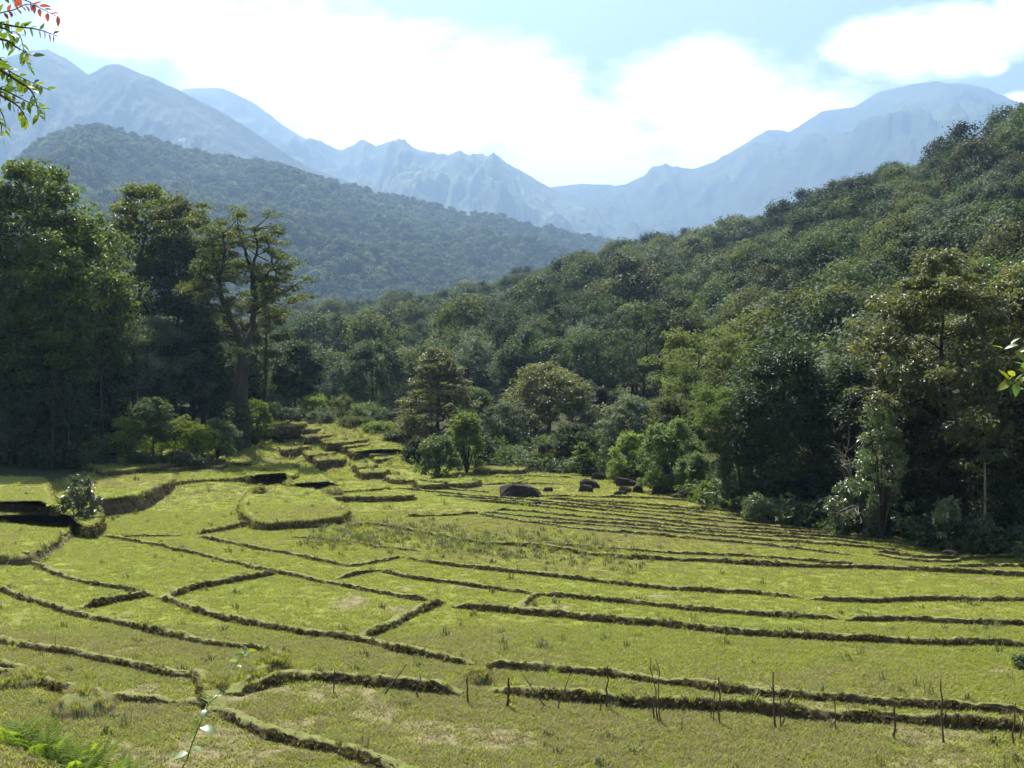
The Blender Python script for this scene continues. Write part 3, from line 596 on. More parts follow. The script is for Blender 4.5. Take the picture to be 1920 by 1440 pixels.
for px_, d_, top_, w_, lf_, sd_, lab_ in [(98, 78.5, 430, 120, 'backlit', 171, 'slim bare-stemmed tree in the left wood below the highest crown'), (128, 79.5, 470, 110, 'dark', 172, 'second slim bare-stemmed tree right of the first in the left wood'), (190, 84, 455, 110, 'backlit', 173, 'slim straight stem left of the yellow-green tree'), (38, 79, 500, 120, 'dark', 174, 'slim stem near the left edge of the picture')]:
    tree('slim_tree', lab_, 'tree', px_, d_, top_, w_, lf_, sd_, cb=.52, nl=10, ns=5, fill=40, clump=.9, per=60, size=.32, shape='round', tr=.14)
def forked_tree():
    d = 90.5; x = P(450, d); zz = hz(x, d); s = F / d
    o = link('forked_tree', None, label='gnarled forked tree with dark twisting trunk and flat-topped crown at the terrace edge', cat='tree', loc=(x, d, zz - .1))
    r = np.random.default_rng(5)
    def w(px, py, dy=0): return np.array([(px - 450) / s, dy, ZP(py, d) - zz + .1])
    paths = []; cl = []
    trunk = resample([w(448, 862), w(450, 830), w(452, 780), w(450, 730), w(455, 690), w(457, 660)], .5)
    paths.append((trunk, np.linspace(.85, .48, len(trunk)) + .5 * np.exp(-np.arange(len(trunk)) * .5)))
    limbs = [[(457, 660, 0), (445, 620, -.6), (436, 590, -1), (425, 560, -1.4), (418, 520, -1), (402, 470, -.5), (392, 430, 0)],
             [(457, 660, 0), (468, 625, .5), (474, 580, .8), (472, 540, .6), (466, 510, 1), (455, 470, 1.2), (440, 425, 1)],
             [(474, 580, .8), (490, 555, 1.5), (505, 520, 2), (498, 480, 2.2), (488, 445, 2)], [(472, 540, .6), (500, 515, 0), (525, 505, -1)], [(474, 575, .8), (505, 560, 0), (535, 548, -.6), (552, 540, -.8)],
             [(425, 560, -1.4), (405, 540, -2), (390, 515, -2.3)], [(466, 510, 1), (480, 470, .4), (475, 430, 0)], [(436, 590, -1), (410, 580, -1.8), (395, 560, -2)], [(455, 700, 0), (475, 680, -.4), (490, 660, -.6)], [(418, 520, -1), (430, 480, -1.4), (425, 440, -1)],
             [(453, 715, 0), (432, 690, .4), (415, 690, .6)]]
    for li, L_ in enumerate(limbs):
        p = resample([w(*q) for q in L_], .45); n = len(p); p[1:-1] += r.normal(0, .07, (n - 2, 3)); r0 = (.36, .34, .2, .15, .17, .15, .15, .13, .12, .14, .1)[li]
        paths.append((p, np.linspace(r0, .05, n)))
        for k in range(3, n, 2):
            for _ in range(3):
                dv = r.normal(size=3) * [1, 1, .45]; dv[2] += .25; dv /= np.linalg.norm(dv); e = p[k] + dv * (1.0 + 1.2 * r.random()); paths.append((np.array([p[k], (p[k] + e) / 2 + r.normal(0, .15, 3), e]), np.array([.06, .04, .015])))
                if k > n * .4: cl.append(e)
        cl.append(p[-1])
    C = np.array(cl); C = C[C[:, 2] > 8.2]
    LV, LT, LC = leaves(r, C, 1.0 * (.6 + .7 * r.random(len(C))), 130, .25, .36, .5, .9, np.clip(r.normal(.4, .22, len(C)), 0, 1))
    TV, TQ = tubes(paths, 8)
    link('trunk', mesh_np('trunk', TV, TQ, M_BARK), o); link('crown', mesh_np('crown', LV, LT, LM['olive'], smooth=False, attr=LC), o)
    # creeper on the trunk
    C2 = np.array([w(450 + r.normal(0, 12), 760 + 90 * r.random(), r.normal(-.3, .6)) for _ in range(46)])
    LV, LT, LC = leaves(r, C2, .55 * (.6 + .7 * r.random(len(C2))), 45, .24, .9, .6, .3, r.random(len(C2)))
    link('creeper', mesh_np('creeper', LV, LT, LM['dark'], smooth=False, attr=LC), o, label='leafy creeper wrapped round the trunk base')
forked_tree()
tree('tall_tree', 'straight slim tree with pale olive crown right of the forked tree', 'tree', 497, 104, 520, 125, 'olive', 120, cb=.55, nl=12, ns=6, fill=14, clump=.85, per=70, size=.28, flat=.35, tr=.22, shape='umbrella', upl=.6)
tree('round_tree', 'round dark green tree on a thin stem beyond the terraces', 'tree', 553, 119, 640, 92, 'dark', 121, cb=.28, nl=12, ns=5, fill=110, clump=.75, per=70, size=.28, shape='round', tr=.12)
# --- centre
tree('layered_tree', 'tall layered brownish-green tree in the centre at the end of the terraces', 'tree', 820, 99, 648, 158, 'brown', 130, cb=.12, nl=18, ns=6, fill=120, clump=.75, per=80, size=.26, flat=.38, shape='dome', tr=.26, upl=.15)
tree('slim_tree', 'slim grey-brown tree right of the layered tree', 'tree', 940, 101, 752, 82, 'grey', 131, cb=.25, nl=11, ns=5, fill=50, clump=.55, per=55, size=.2, shape='round', tr=.1)
tree('broad_tree', 'broad domed brownish tree behind the boulders', 'tree', 1030, 112, 682, 190, 'brown', 132, cb=.2, nl=14, ns=6, fill=190, clump=.85, per=80, size=.28, shape='dome', tr=.28)
tree('young_tree', 'small bright green layered tree standing beside the boulders', 'tree', 1093, 84, 826, 64, 'bright', 133, cb=.22, nl=10, ns=5, fill=12, clump=.36, per=60, size=.15, flat=.35, shape='cone', tr=.06, upl=.1)
tree('shrub_tree', 'dark rounded thicket tree behind the small layered tree', 'tree', 1078, 94, 795, 120, 'dark', 134, cb=.05, nl=10, ns=5, fill=110, clump=.6, per=70, size=.22, shape='dome')
tree('conical_tree', 'narrow dark pointed tree right of the broad domed tree', 'tree', 1122, 120, 722, 62, 'deep', 135, cb=.08, nl=12, ns=4, fill=60, clump=.6, per=60, size=.26, shape='cone')
tree('tall_tree', 'tall dark open-crowned tree low on the hillside above the domed tree', 'tree', 1205, 132, 568, 128, 'dark', 136, cb=.2, nl=16, ns=6, fill=90, clump=.9, per=55, size=.3, shape='round', tr=.25)
tree('arching_tree', 'wide olive-yellow tree with arching limbs above the feathery green tree', 'tree', 1315, 90, 612, 200, 'olive', 137, cb=.35, nl=14, ns=6, fill=60, clump=.8, per=75, size=.26, flat=.5, shape='umbrella', tr=.22)
tree('pale_tree', 'pale grey leafy tree behind the light green shrubs', 'tree', 1190, 98, 742, 130, 'grey', 138, cb=.15, nl=12, ns=5, fill=110, clump=.7, per=60, size=.24, shape='dome')
tree('olive_tree', 'olive tree mass left of the feathery green tree', 'tree', 1262, 84, 742, 110, 'olive', 139, cb=.15, nl=12, ns=5, fill=80, clump=.7, per=60, size=.24, shape='dome')
tree('brown_tree', 'low brownish tree at the wood edge right of the slim grey tree', 'tree', 985, 106, 770, 90, 'brown', 140, cb=.1, nl=10, ns=5, fill=70, clump=.6, per=60, size=.22, shape='dome')
tree('dark_tree', 'dark tree just right of the layered tree, above the bright bush', 'tree', 893, 112, 725, 92, 'dark', 141, cb=.1, nl=10, ns=5, fill=90, clump=.7, per=60, size=.26, shape='dome')
tree('tall_tree', 'dark dense tree in the hollow left of the layered tree', 'tree', 700, 132, 640, 150, 'deep', 142, cb=.1, nl=12, ns=5, fill=150, clump=1.0, per=60, size=.32, shape='dome')
# --- right wood
tree('feathery_tree', 'feathery fresh green tree with a straight dark trunk at the wood edge', 'tree', 1356, 64, 722, 138, 'feather', 150, cb=.50, nl=12, ns=7, fill=60, clump=.62, per=120, size=.17, asp=.35, flat=.45, shape='umbrella', tr=.17)
tree('grey_shrub_tree', 'pale grey-green drooping tree right beside the feathery tree trunk', 'tree', 1390, 63.5, 815, 74, 'grey', 151, cb=.1, nl=9, ns=5, fill=60, clump=.45, per=80, size=.17, asp=.4, shape='column')
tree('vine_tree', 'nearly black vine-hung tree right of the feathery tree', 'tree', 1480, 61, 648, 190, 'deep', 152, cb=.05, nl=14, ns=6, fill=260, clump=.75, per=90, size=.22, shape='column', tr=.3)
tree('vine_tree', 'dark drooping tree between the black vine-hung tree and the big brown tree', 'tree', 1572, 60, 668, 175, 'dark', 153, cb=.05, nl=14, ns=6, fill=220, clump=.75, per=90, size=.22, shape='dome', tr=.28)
tree('big_tree', 'big spreading tree with glossy brownish leaves at the right', 'tree', 1768, 53, 462, 345, 'brown', 154, cb=.38, nl=18, ns=8, fill=110, clump=.7, per=110, size=.22, asp=.55, shape='dome', tr=.26, upl=.35)
tree('big_tree', 'glossy brown-leaved tree cut by the right edge', 'tree', 1930, 55, 492, 260, 'brown', 155, cb=.3, nl=16, ns=7, fill=170, clump=.75, per=100, size=.22, asp=.55, shape='round', tr=.26)
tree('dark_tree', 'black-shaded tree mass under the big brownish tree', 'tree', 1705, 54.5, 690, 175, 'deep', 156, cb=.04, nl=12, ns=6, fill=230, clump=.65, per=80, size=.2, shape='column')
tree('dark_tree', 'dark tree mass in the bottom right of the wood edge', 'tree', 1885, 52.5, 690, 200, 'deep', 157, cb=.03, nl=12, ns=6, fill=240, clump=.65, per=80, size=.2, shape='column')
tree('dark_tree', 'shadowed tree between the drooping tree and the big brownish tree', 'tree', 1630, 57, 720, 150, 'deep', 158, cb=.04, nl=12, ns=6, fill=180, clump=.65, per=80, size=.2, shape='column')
tree('pale_stemmed_tree', 'slim tree with pale stem and large bright leaves at right', 'tree', 1848, 50.5, 640, 130, 'gloss', 159, cb=.45, nl=11, ns=5, fill=10, clump=.34, per=24, size=.30, asp=.55, shape='round', bark=M_BARKP, tr=.09)
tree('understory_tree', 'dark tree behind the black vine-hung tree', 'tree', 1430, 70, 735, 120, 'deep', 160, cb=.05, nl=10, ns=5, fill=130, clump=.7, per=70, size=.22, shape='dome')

# bare dead tree
def bare_tree():
    d = 55.0; x = P(1600, d); r = np.random.default_rng(3); zz = hz(x, d); paths = []
    o = link('bare_tree', None, label='leafless pale twiggy dead tree in front of the dark wood', cat='tree', loc=(x, d, zz - .1))
    def grow(p, dv, L, rad, lev):
        n = 5; pts = [p]; v = dv.copy()
        for i in range(n): v = v + r.normal(0, .13, 3); v /= np.linalg.norm(v); pts.append(pts[-1] + v * L / n)
        paths.append((np.array(pts), np.linspace(rad, rad * .4, n + 1)))
        if lev < 3:
            for j in range(4 if lev else 7):
                k = 2 + int(r.integers(0, n - 1)); w_ = v + r.normal(0, .55, 3) + np.array([-.35, -.1, .15]); grow(pts[k], w_ / np.linalg.norm(w_), L * .55, rad * .5, lev + 1)
    grow(np.zeros(3), np.array([-.12, -.05, 1.0]), 4.6, .07, 0)
    V, Q = tubes(paths, 5); link('trunk', mesh_np('trunk', V, Q, M_BARKP), o)
bare_tree()

# --- bushes: stems and foliage
def bush(name, label, px, d, top, wpx, leaf, seed, n=60, per=60, size=.16, clump=.38, asp=.5, base=None, flat=.8, updir=.6, group=None, z=None):
    x = P(px, d); zz = (hz(x, d) if z is None else z); H = max(.3, ZP(top, d) - zz); R = wpx / F * d / 2; r = np.random.default_rng(seed)
    o = link(name, None, label=label, cat='bush', group=group, loc=(x, d, zz - .03)); paths = []; C = []
    for i in range(n):
        u = r.random() ** .7; a = r.random() * 2 * math.pi; rr = R * math.sqrt(max(.05, 1 - (u * .95) ** 2)) * (.35 + .65 * r.random() ** .5)
        lump = 1 + .35 * (float(fbm(np.array([math.cos(a) * 1.5 + seed]), np.array([math.sin(a) * 1.5]), seed, 2)[0]) - .5)
        c = np.array([rr * math.cos(a) * lump, rr * math.sin(a) * lump, .12 * H + u * H * .86 * lump]); C.append(c)
        if i % 4 == 0: paths.append((np.array([[0, 0, 0], c * [.45, .45, .6], c]), np.array([.03, .022, .008]) * (H / 2) ** .5))
    C = np.array(C); LV, LT, LC = leaves(r, C, clump * (.6 + .8 * r.random(n)), per, size, flat, asp, updir, np.clip(r.normal(.45, .25, n), 0, 1))
    V, Q = tubes(paths, 5); link('stem', mesh_np('stem', V, Q, M_BARK), o); link('foliage', mesh_np('foliage', LV, LT, LM[leaf], smooth=False, attr=LC), o); return o
bush('bush', 'upright glossy bush on the corner of the left terraces', 150, 55.2, 893, 68, 'gloss', 201, 46, 34, .2, .3, .5, updir=.5, z=.25)
bush('bush', 'bright green tall bush at the foot of the layered tree', 876, 86, 775, 70, 'bright', 202, 80, 70, .22, .5)
bush('bush', 'leafy green bush in front of the bright tall bush', 822, 83.5, 822, 82, 'fresh', 203, 80, 70, .22, .42)
bush('bush', 'dark small bush left of the leafy green bush', 783, 90, 826, 56, 'dark', 204, 50, 60, .22, .42)
bush('bush', 'dark shaded bush behind the bright tall bush at its right', 893, 90, 800, 60, 'deep', 205, 60, 60, .22, .45)
bush('bush', 'silvery bush at the wood edge below the slim grey-brown tree', 968, 94, 838, 74, 'grey', 206, 60, 60, .2, .4)
bush('bush', 'brownish low bush right of the silvery bush', 1022, 93, 832, 60, 'brown', 207, 50, 60, .2, .4)
bush('shrub', 'light green leafy shrub left in the row at the wood edge behind the boulders', 1182, 79, 815, 92, 'bright', 208, 90, 70, .2, .42)
bush('shrub', 'large light green leafy shrub, biggest of the row behind the boulders', 1255, 72.5, 790, 130, 'fresh', 209, 150, 75, .19, .42)
bush('shrub', 'light green shrub against the trunk of the feathery tree', 1300, 69, 850, 80, 'fresh', 210, 80, 70, .18, .36)
bush('shrub', 'low fern-like shrub in front of the feathery tree trunk', 1330, 66, 905, 64, 'bright', 211, 46, 50, .17, .26)
bush('bush', 'rounded silver-leaved bush on the paddy edge before the black vine-hung tree', 1424, 57.6, 930, 74, 'gloss', 212, 70, 60, .17, .26, .4)
bush('bush', 'sparse glossy sprig bush right of the rounded silver-leaved bush', 1486, 56.3, 938, 62, 'gloss', 213, 26, 26, .17, .24, .4)
bush('bush', 'big glossy-leaved bush on the paddy edge right of the small dark rock', 1608, 53.0, 905, 118, 'gloss', 214, 110, 60, .18, .3, .42)
bush('bush', 'curtain of glossy creeper leaves hanging beside the bare dead tree', 1655, 51.5, 752, 110, 'gloss', 215, 120, 50, .17, .3, .45)
bush('bush', 'glossy sprig shrub in the shade at lower right', 1775, 48.3, 935, 70, 'gloss', 216, 26, 26, .22, .26, .4)
bush('bush', 'glossy sprig shrub in the shade below the pale stem', 1840, 47.6, 962, 80, 'gloss', 217, 26, 26, .22, .26, .4)
bush('bush', 'low green fern bush at the paddy edge in the right corner', 1806, 47.6, 1014, 72, 'fresh', 218, 34, 50, .16, .2, .3)
bush('bush', 'small silvery weed bush at the right edge of the wood', 1908, 47, 1018, 44, 'gloss', 219, 22, 30, .16, .2, .4)
bush('bush', 'small leafy bush at the right edge of the near paddies', 1916, 29.2, 1238, 34, 'fresh', 220, 16, 30, .1, .14)
LS = [(240, 80.2, 786, 84, 'lime', 'bright yellow-green shrub left of the small round dark tree'), (330, 80.5, 782, 120, 'lime', 'bright yellow-green shrub behind the stem of the small round dark tree'), (365, 81, 795, 72, 'lime', 'green shrub between the small round tree and the forked trunk'),
      (408, 83, 785, 66, 'fresh', 'pale green shrub left of the forked tree trunk'), (428, 87, 800, 48, 'grey', 'greyish shrub touching the forked tree trunk'), (480, 92.5, 745, 60, 'lime', 'bright leafy shrub right against the forked tree trunk'), (350, 79.5, 848, 90, 'dark', 'low dark scrub added for the dark riser below the bright shrubs at left'), (268, 79, 852, 80, 'dark', 'low dark scrub added for the dark riser at the edge of the left wood'),  # both low dark scrubs are added to stand for the dark riser face
      (505, 112, 755, 70, 'dark', 'dark shrub at the foot of the slim olive tree'), (590, 114, 742, 66, 'bright', 'light green shrub beside the round tree stem'), (640, 112, 745, 80, 'olive', 'olive scrub at the top of the terraces'), (690, 110, 758, 80, 'fresh', 'green scrub at the upper right of the terraces'),
      (735, 106, 770, 70, 'grey', 'grey-green scrub left of the layered tree'), (665, 105, 785, 76, 'olive', 'low olive scrub just above the topmost terrace steps'), (715, 102, 795, 70, 'bright', 'low light green scrub above the right terrace steps'), (745, 98, 812, 54, 'fresh', 'small scrub bush at the right end of the terrace steps'),
      (545, 112, 768, 60, 'grey', 'low silvery scrub under the round tree'), (600, 108, 775, 60, 'grey', 'silvery palm-like scrub at the top of the terraces'), (765, 101, 780, 60, 'olive', 'olive bush against the left foot of the layered tree')]
for i, (px, d, top, w_, lf, lab) in enumerate(LS): bush('shrub', lab, px, d, top, w_, lf, 240 + i, 60, 55, .2, .42)

# --- hillside trees: shared crowns
def forest_mesh(name, leaf, seed, H, R, n, per, size, shape, clump, cb=.25, flat=.7):
    (TV, TQ), (LV, LT, LC) = tree_data(seed, H, R, cb, shape, 6, 2, n, clump, per, size, .6, flat, tr=.22, updir=.45, coh=.85, jit=.38)
    V = np.vstack([TV, LV]); T = LT + len(TV)
    return mesh_np(name, V, [TQ, T], [M_BARK, LMF[leaf]], np.concatenate([np.zeros(len(TQ)), np.ones(len(T))]), False, np.concatenate([np.full(len(TV), .5), LC]))
SPEC = [('dark', 'round', 'dark green rounded'), ('olive', 'dome', 'olive domed'), ('deep', 'column', 'very dark upright'), ('grey', 'dome', 'grey-green domed'), ('fresh', 'umbrella', 'light green spreading'), ('brown', 'round', 'brownish rounded'), ('bright', 'dome', 'yellow-green bushy'), ('dark', 'umbrella', 'dark green layered')]
LMF = {}
for lf in {q[0] for q in SPEC}:
    a_, b_, t_, c_, r_, p_, v_ = LARGS['leaf_' + lf]; LMF[lf] = leaf_mat('forest_' + lf, a_, b_, t_ * .78, c_, .7, p_ * .8, v_)
NEARM = [forest_mesh('forest_tree', lf, 300 + i, 9, 3.5, 26, 100, .34, sh, 1.3, .25, .8) for i, (lf, sh, _) in enumerate(SPEC)]
FARM = [forest_mesh('wood_tree', lf, 330 + i, 9, 3.8, 22, 26, .85, sh, 1.4, .1, .8) for i, (lf, sh, _) in enumerate(SPEC[:6])]

def surf_points(S, spacing, seed, vmax=1.12, pxlim=(-150, 2080)):
    px, v, V = S; r = np.random.default_rng(seed)
    # cell areas -> expected number of points
    A = V[1:, :-1] - V[:-1, :-1]; Bv = V[:-1, 1:] - V[:-1, :-1]; ar = np.linalg.norm(np.cross(A, Bv), axis=2)
    ok = (v[:-1] < vmax)[None, :] & ((px[:-1] > pxlim[0]) & (px[:-1] < pxlim[1]))[:, None]
    lam = np.where(ok, ar / spacing ** 2, 0); cnt = r.poisson(lam); ii, jj = np.nonzero(cnt); rep = cnt[ii, jj]; ii = np.repeat(ii, rep); jj = np.repeat(jj, rep)
    a = r.random(len(ii))[:, None]; b = r.random(len(ii))[:, None]
    return V[ii, jj] * (1 - a) * (1 - b) + V[ii + 1, jj] * a * (1 - b) + V[ii, jj + 1] * (1 - a) * b + V[ii + 1, jj + 1] * a * b

def scatter(name, label, pts, idx, rot, scl, meshes, cat=None):
    """one uncountable mass: the points of a mesh carry copies of a few plants"""
    me = bpy.data.meshes.new(name); me.vertices.add(len(pts)); me.vertices.foreach_set('co', np.asarray(pts, np.float32).ravel())
    for nm, typ, val in (('idx', 'INT', idx), ('rot', 'FLOAT', rot), ('scl', 'FLOAT', scl)):
        a = me.attributes.new(nm, typ, 'POINT'); a.data.foreach_set('value', np.asarray(val, np.int32 if typ == 'INT' else np.float32))
    o = link(name, me, kind='stuff', label=label, cat=cat)
    ng = bpy.data.node_groups.new(name, 'GeometryNodeTree'); ng.interface.new_socket('Geometry', in_out='INPUT', socket_type='NodeSocketGeometry'); ng.interface.new_socket('Geometry', in_out='OUTPUT', socket_type='NodeSocketGeometry')
    N = ng.nodes; L = ng.links; gi = N.new('NodeGroupInput'); go = N.new('NodeGroupOutput'); jn = N.new('GeometryNodeJoinGeometry')
    def attr(nm, typ):
        n = N.new('GeometryNodeInputNamedAttribute'); n.data_type = typ; n.inputs['Name'].default_value = nm; return n.outputs['Attribute']
    ai = attr('idx', 'INT'); ar = attr('rot', 'FLOAT'); asc = attr('scl', 'FLOAT'); cx = N.new('ShaderNodeCombineXYZ'); L.new(ar, cx.inputs['Z'])
    for k, m in enumerate(meshes):
        src = bpy.data.objects.new(m.name, m)
        oi = N.new('GeometryNodeObjectInfo'); oi.inputs['Object'].default_value = src; oi.inputs['As Instance'].default_value = False
        cmp_ = N.new('FunctionNodeCompare'); cmp_.data_type = 'INT'; cmp_.operation = 'EQUAL'
        L.new(ai, cmp_.inputs[2]); cmp_.inputs[3].default_value = k
        ip = N.new('GeometryNodeInstanceOnPoints'); L.new(gi.outputs[0], ip.inputs['Points']); L.new(cmp_.outputs[0], ip.inputs['Selection'])
        L.new(oi.outputs['Geometry'], ip.inputs['Instance']); L.new(cx.outputs[0], ip.inputs['Rotation']); L.new(asc, ip.inputs['Scale']); L.new(ip.outputs[0], jn.inputs[0])
    L.new(jn.outputs[0], go.inputs[0]); md = o.modifiers.new('scatter', 'NODES'); md.node_group = ng; return o

pts = surf_points(RH, 5.7, 11, 1.06); pxx = 960 + pts[:, 0] / pts[:, 1] * F; pts = pts[pts[:, 1] > np.interp(pxx, [250, 560, 1230, 1280, 1400, 1500, 2500], [150, 150, 142, 112, 96, 66, 50])]; n = len(pts); r = np.random.default_rng(12)
pxx = 960 + pts[:, 0] / pts[:, 1] * F
typ = r.choice(8, n, p=[.24, .17, .19, .15, .07, .06, .03, .09]); patch = fbm(pts[:, 0] * .018, pts[:, 1] * .018, 77, 3)
typ = np.where((patch > .62) & (r.random(n) < .6), r.choice([4, 6, 1, 1, 3], n), typ); typ = np.where((patch < .36) & (r.random(n) < .6), r.choice([2, 0], n), typ)
scl = (.66 + .6 * r.random(n) + .75 * r.random(n) ** 5) * (1 - .12 * ss(200, 500, pts[:, 1])); rot = r.random(n) * 6.28; scl = np.where((typ == 4) | (typ == 6), np.minimum(scl, 1.0), scl); scl = np.where(pts[:, 1] < 190, np.minimum(scl, 1.2), scl)
pyt = HOR + (CAMH - (pts[:, 2] + 9 * scl)) / pts[:, 1] * F
canopy = np.interp(pxx, [560, 690, 760, 870, 950, 1120, 1220, 1400, 1590, 1680, 1760, 1920], [730, 640, 730, 690, 690, 700, 580, 640, 600, 500, 455, 470])
vis = (pxx > 470) & (pxx < 1915) & (pyt < canopy) & ~((pxx < 570) & (pyt < 640))
size = np.where(vis, 9 * scl / pts[:, 1], 0); order = np.argsort(-size)[:300]; single = np.zeros(n, bool); single[order] = True
near = ['above the terraces', 'behind the layered tree', 'above the domed tree', 'by the open-crowned tree', 'above the feathery tree', 'above the vine-hung tree', 'left of the big tree', 'above the big tree']
def zone(a): return near[int(np.searchsorted([700, 900, 1110, 1250, 1410, 1560, 1690], a))]
lab_of = {}
for i in order:
    base = HOR + (CAMH - pts[i, 2]) / pts[i, 1] * F; sk = np.interp(pxx[i], *np.array(skyR).T); fr = (base - sk) / (canopy[i] - sk + 1)
    row = 'near the skyline' if fr < .3 else 'high on the hillside' if fr < .55 else 'halfway up the hillside' if fr < .85 else 'low on the hillside'
    lab_of.setdefault(f'{SPEC[typ[i]][2]} forest tree {row}, {zone(pxx[i])}', []).append(i)
ORD = ['first', 'second', 'third', 'fourth', 'fifth', 'sixth', 'seventh', 'eighth', 'ninth', 'tenth', 'eleventh', 'twelfth', '13th', '14th', '15th', '16th', '17th', '18th', '19th', '20th', '21st', '22nd', '23rd', '24th', '25th', '26th', '27th', '28th', '29th', '30th']
for lab, mem in lab_of.items():
    mem.sort(key=lambda i: pxx[i])
    for k, i in enumerate(mem):
        own = lab if len(mem) == 1 else lab.replace(' forest', '') + ', ' + ('rightmost' if k == len(mem) - 1 else 'leftmost' if k == 0 else ORD[min(k, 29)] + ' from left')
        link('forest_tree', NEARM[typ[i]], label=own, cat='tree', group='forest trees on the near hillside', loc=pts[i] - [0, 0, .4], rotz=rot[i], scale=scl[i])
k = ~single
scatter('hillside_forest', 'dense mixed forest covering the near hillside', pts[k] - [0, 0, .5], typ[k], rot[k], scl[k], NEARM)
pm = surf_points(MID, 13, 21, 1.05, (-60, 1420)); n = len(pm); pa = fbm(pm[:, 0] * .007, pm[:, 1] * .007, 88, 4)
keep = (pa > .3) | (r.random(n) < .75); pm = pm[keep]; n = len(pm)
scatter('hill_forest', 'hazy forest covering the long hill on the left', pm - [0, 0, 2.7], r.choice(6, n, p=[.25, .22, .15, .2, .08, .1]), r.random(n) * 6.28, .75 * 1.8 + 1.35 * r.random(n), FARM)

lw = []
for _ in range(420):
    y = 92 + 230 * r.random() ** 1.5; q_ = -420 + 900 * r.random(); x = P(q_, y)
    if q_ < 170 or y > 112: lw.append((x, y))
lw = np.array(lw); lz = ground_z(lw[:, 0], lw[:, 1]); n = len(lw)
scatter('left_forest', 'dense forest behind the tall trees at the left', np.column_stack([lw, lz - .4]), r.choice(8, n, p=[.3, .16, .3, .1, .02, .06, .01, .05]), r.random(n) * 6.28, .75 + .5 * r.random(n), NEARM)
# dense undergrowth inside the wood edges, one mass
ug = []
for _ in range(2600):
    y = 46 + 70 * r.random(); x = float(forest_edge_x(y)) + .8 + 22 * r.random() ** 1.3
    if x < .55 * y + 4: ug.append((x, y))
for _ in range(700):
    y = 79 + 45 * r.random(); x = P(-40 + 270 * r.random(), y); ug.append((x, y))
ug = np.array(ug); uz = ground_z(ug[:, 0], ug[:, 1])
UG = []
for i, lf in enumerate(('dark', 'deep', 'dark', 'deep')):
    q = np.random.default_rng(400 + i); C = q.normal(0, 1, (9, 3)) * [.5, .5, .35] + [0, 0, .7]; LV, LT, LC = leaves(q, C, np.full(9, .5), 26, .26, .8, .5, .5, q.random(9)); UG.append(mesh_np('undergrowth_plant', LV, LT, LM[lf], smooth=False, attr=LC))
scatter('undergrowth', 'dark leafy undergrowth on the floor of the woods', np.column_stack([ug, uz - .1]), r.choice(4, len(ug)), r.random(len(ug)) * 6.28, .7 + .9 * r.random(len(ug)), UG)

# ------------------------------------------------------------------ grass
def tuft(seed, n, h, w, spread, mat, bend=.5):
    q = np.random.default_rng(seed); a = q.random(n) * 6.28; rr = spread * q.random(n) ** .6; b = np.stack([rr * np.cos(a), rr * np.sin(a), np.full(n, -.01)], 1)
    d = q.random(n) * 6.28; dv = np.stack([np.cos(d), np.sin(d), np.zeros(n)], 1); s = np.stack([-np.sin(d), np.cos(d), np.zeros(n)], 1); hh = (h * (.5 + .8 * q.random(n)))[:, None]; be = (bend * (.3 + q.random(n)))[:, None]
    m_ = b + dv * hh * be * .35 + [0, 0, 1] * hh * .6; t = b + dv * hh * be + [0, 0, 1] * hh; ww = w * (.6 + .7 * q.random(n))[:, None]
    V = np.stack([b - s * ww, b + s * ww, m_ + s * ww * .8, m_ - s * ww * .8, t], 1).reshape(-1, 3); i = np.arange(n)[:, None] * 5
    T = np.vstack([i + [0, 1, 2], i + [0, 2, 3], i + [3, 2, 4]]); return mesh_np('grass_tuft', V, T, mat, smooth=False, attr=np.repeat(np.clip(q.normal(.5, .25, n), 0, 1), 5))
TU = [tuft(1, 30, .05, .010, .2, M_GRASS, 1.1), tuft(2, 26, .065, .010, .18, M_GRASS, 1.0), tuft(3, 20, .06, .009, .16, M_DRY, 1.1), tuft(4, 26, .20, .012, .14, M_GRASS, .7), tuft(5, 20, .18, .011, .13, M_DRY, .9), tuft(6, 14, .32, .012, .14, M_WEED, .6), tuft(7, 14, .24, .020, .14, M_WEED, .9)]
M_CLOD = leaf_mat('bund_litter', (.065, .046, .028), (.135, .115, .052), .2, (1.2, 1.2, .6), .85, .1, .3)
for q_ in range(2):
    rq = np.random.default_rng(500 + q_); LV, LT, LC = leaves(rq, rq.normal(0, .05, (3, 3)), np.full(3, .07), 12, .07, .8, .6, .3, rq.random(3)); TU.append(mesh_np('litter_clump', LV, LT, M_CLOD, smooth=False, attr=LC))
g = np.random.default_rng(99)
def wedge(n, d0, d1):
    d = np.sqrt(d0 ** 2 + (d1 ** 2 - d0 ** 2) * g.random(n)); return np.stack([(g.random(n) - .5) * 1.02 * d * 1920 / F, d], 1)
xy = np.vstack([wedge(50000, 15.5, 34), wedge(46000, 34, 62), wedge(42000, 62, 112)])
X, Y = xy.T; pxg = 960 + X / Y * F
ok = (X < forest_edge_x(Y) + .3) & ~((X < -19.5) & (Y > 79) & (pxg < 420)) & ~((X < -31) & (Y > 62)); ok &= (Y < 92) | (pxg < 800)
ok &= g.random(len(X)) > bareness(X, Y) * .8
xy = xy[ok]; X, Y = xy.T; Z = base_height(X, Y); dry = fbm(X * .11, Y * .16, 61, 4)
gi = np.where(g.random(len(X)) < np.clip((dry - .44) * 3.0 + .3 * ss(30, 23, Y), .05, .6), 2, g.choice(2, len(X)))
weed = (g.random(len(X)) < .004); pxg = 960 + X / Y * F; pyg = HOR + (CAMH - Z) / Y * F
band = np.exp(-((pyg - np.interp(pxg, [560, 700, 850, 1000, 1200], [1015, 1005, 1020, 1030, 1045])) / 20) ** 2) * ss(520, 640, pxg) * (1 - ss(1050, 1300, pxg))
weed |= g.random(len(X)) < band * .26
up = (Y > 84) & (pxg < 800) & (g.random(len(X)) < .03); weed |= up
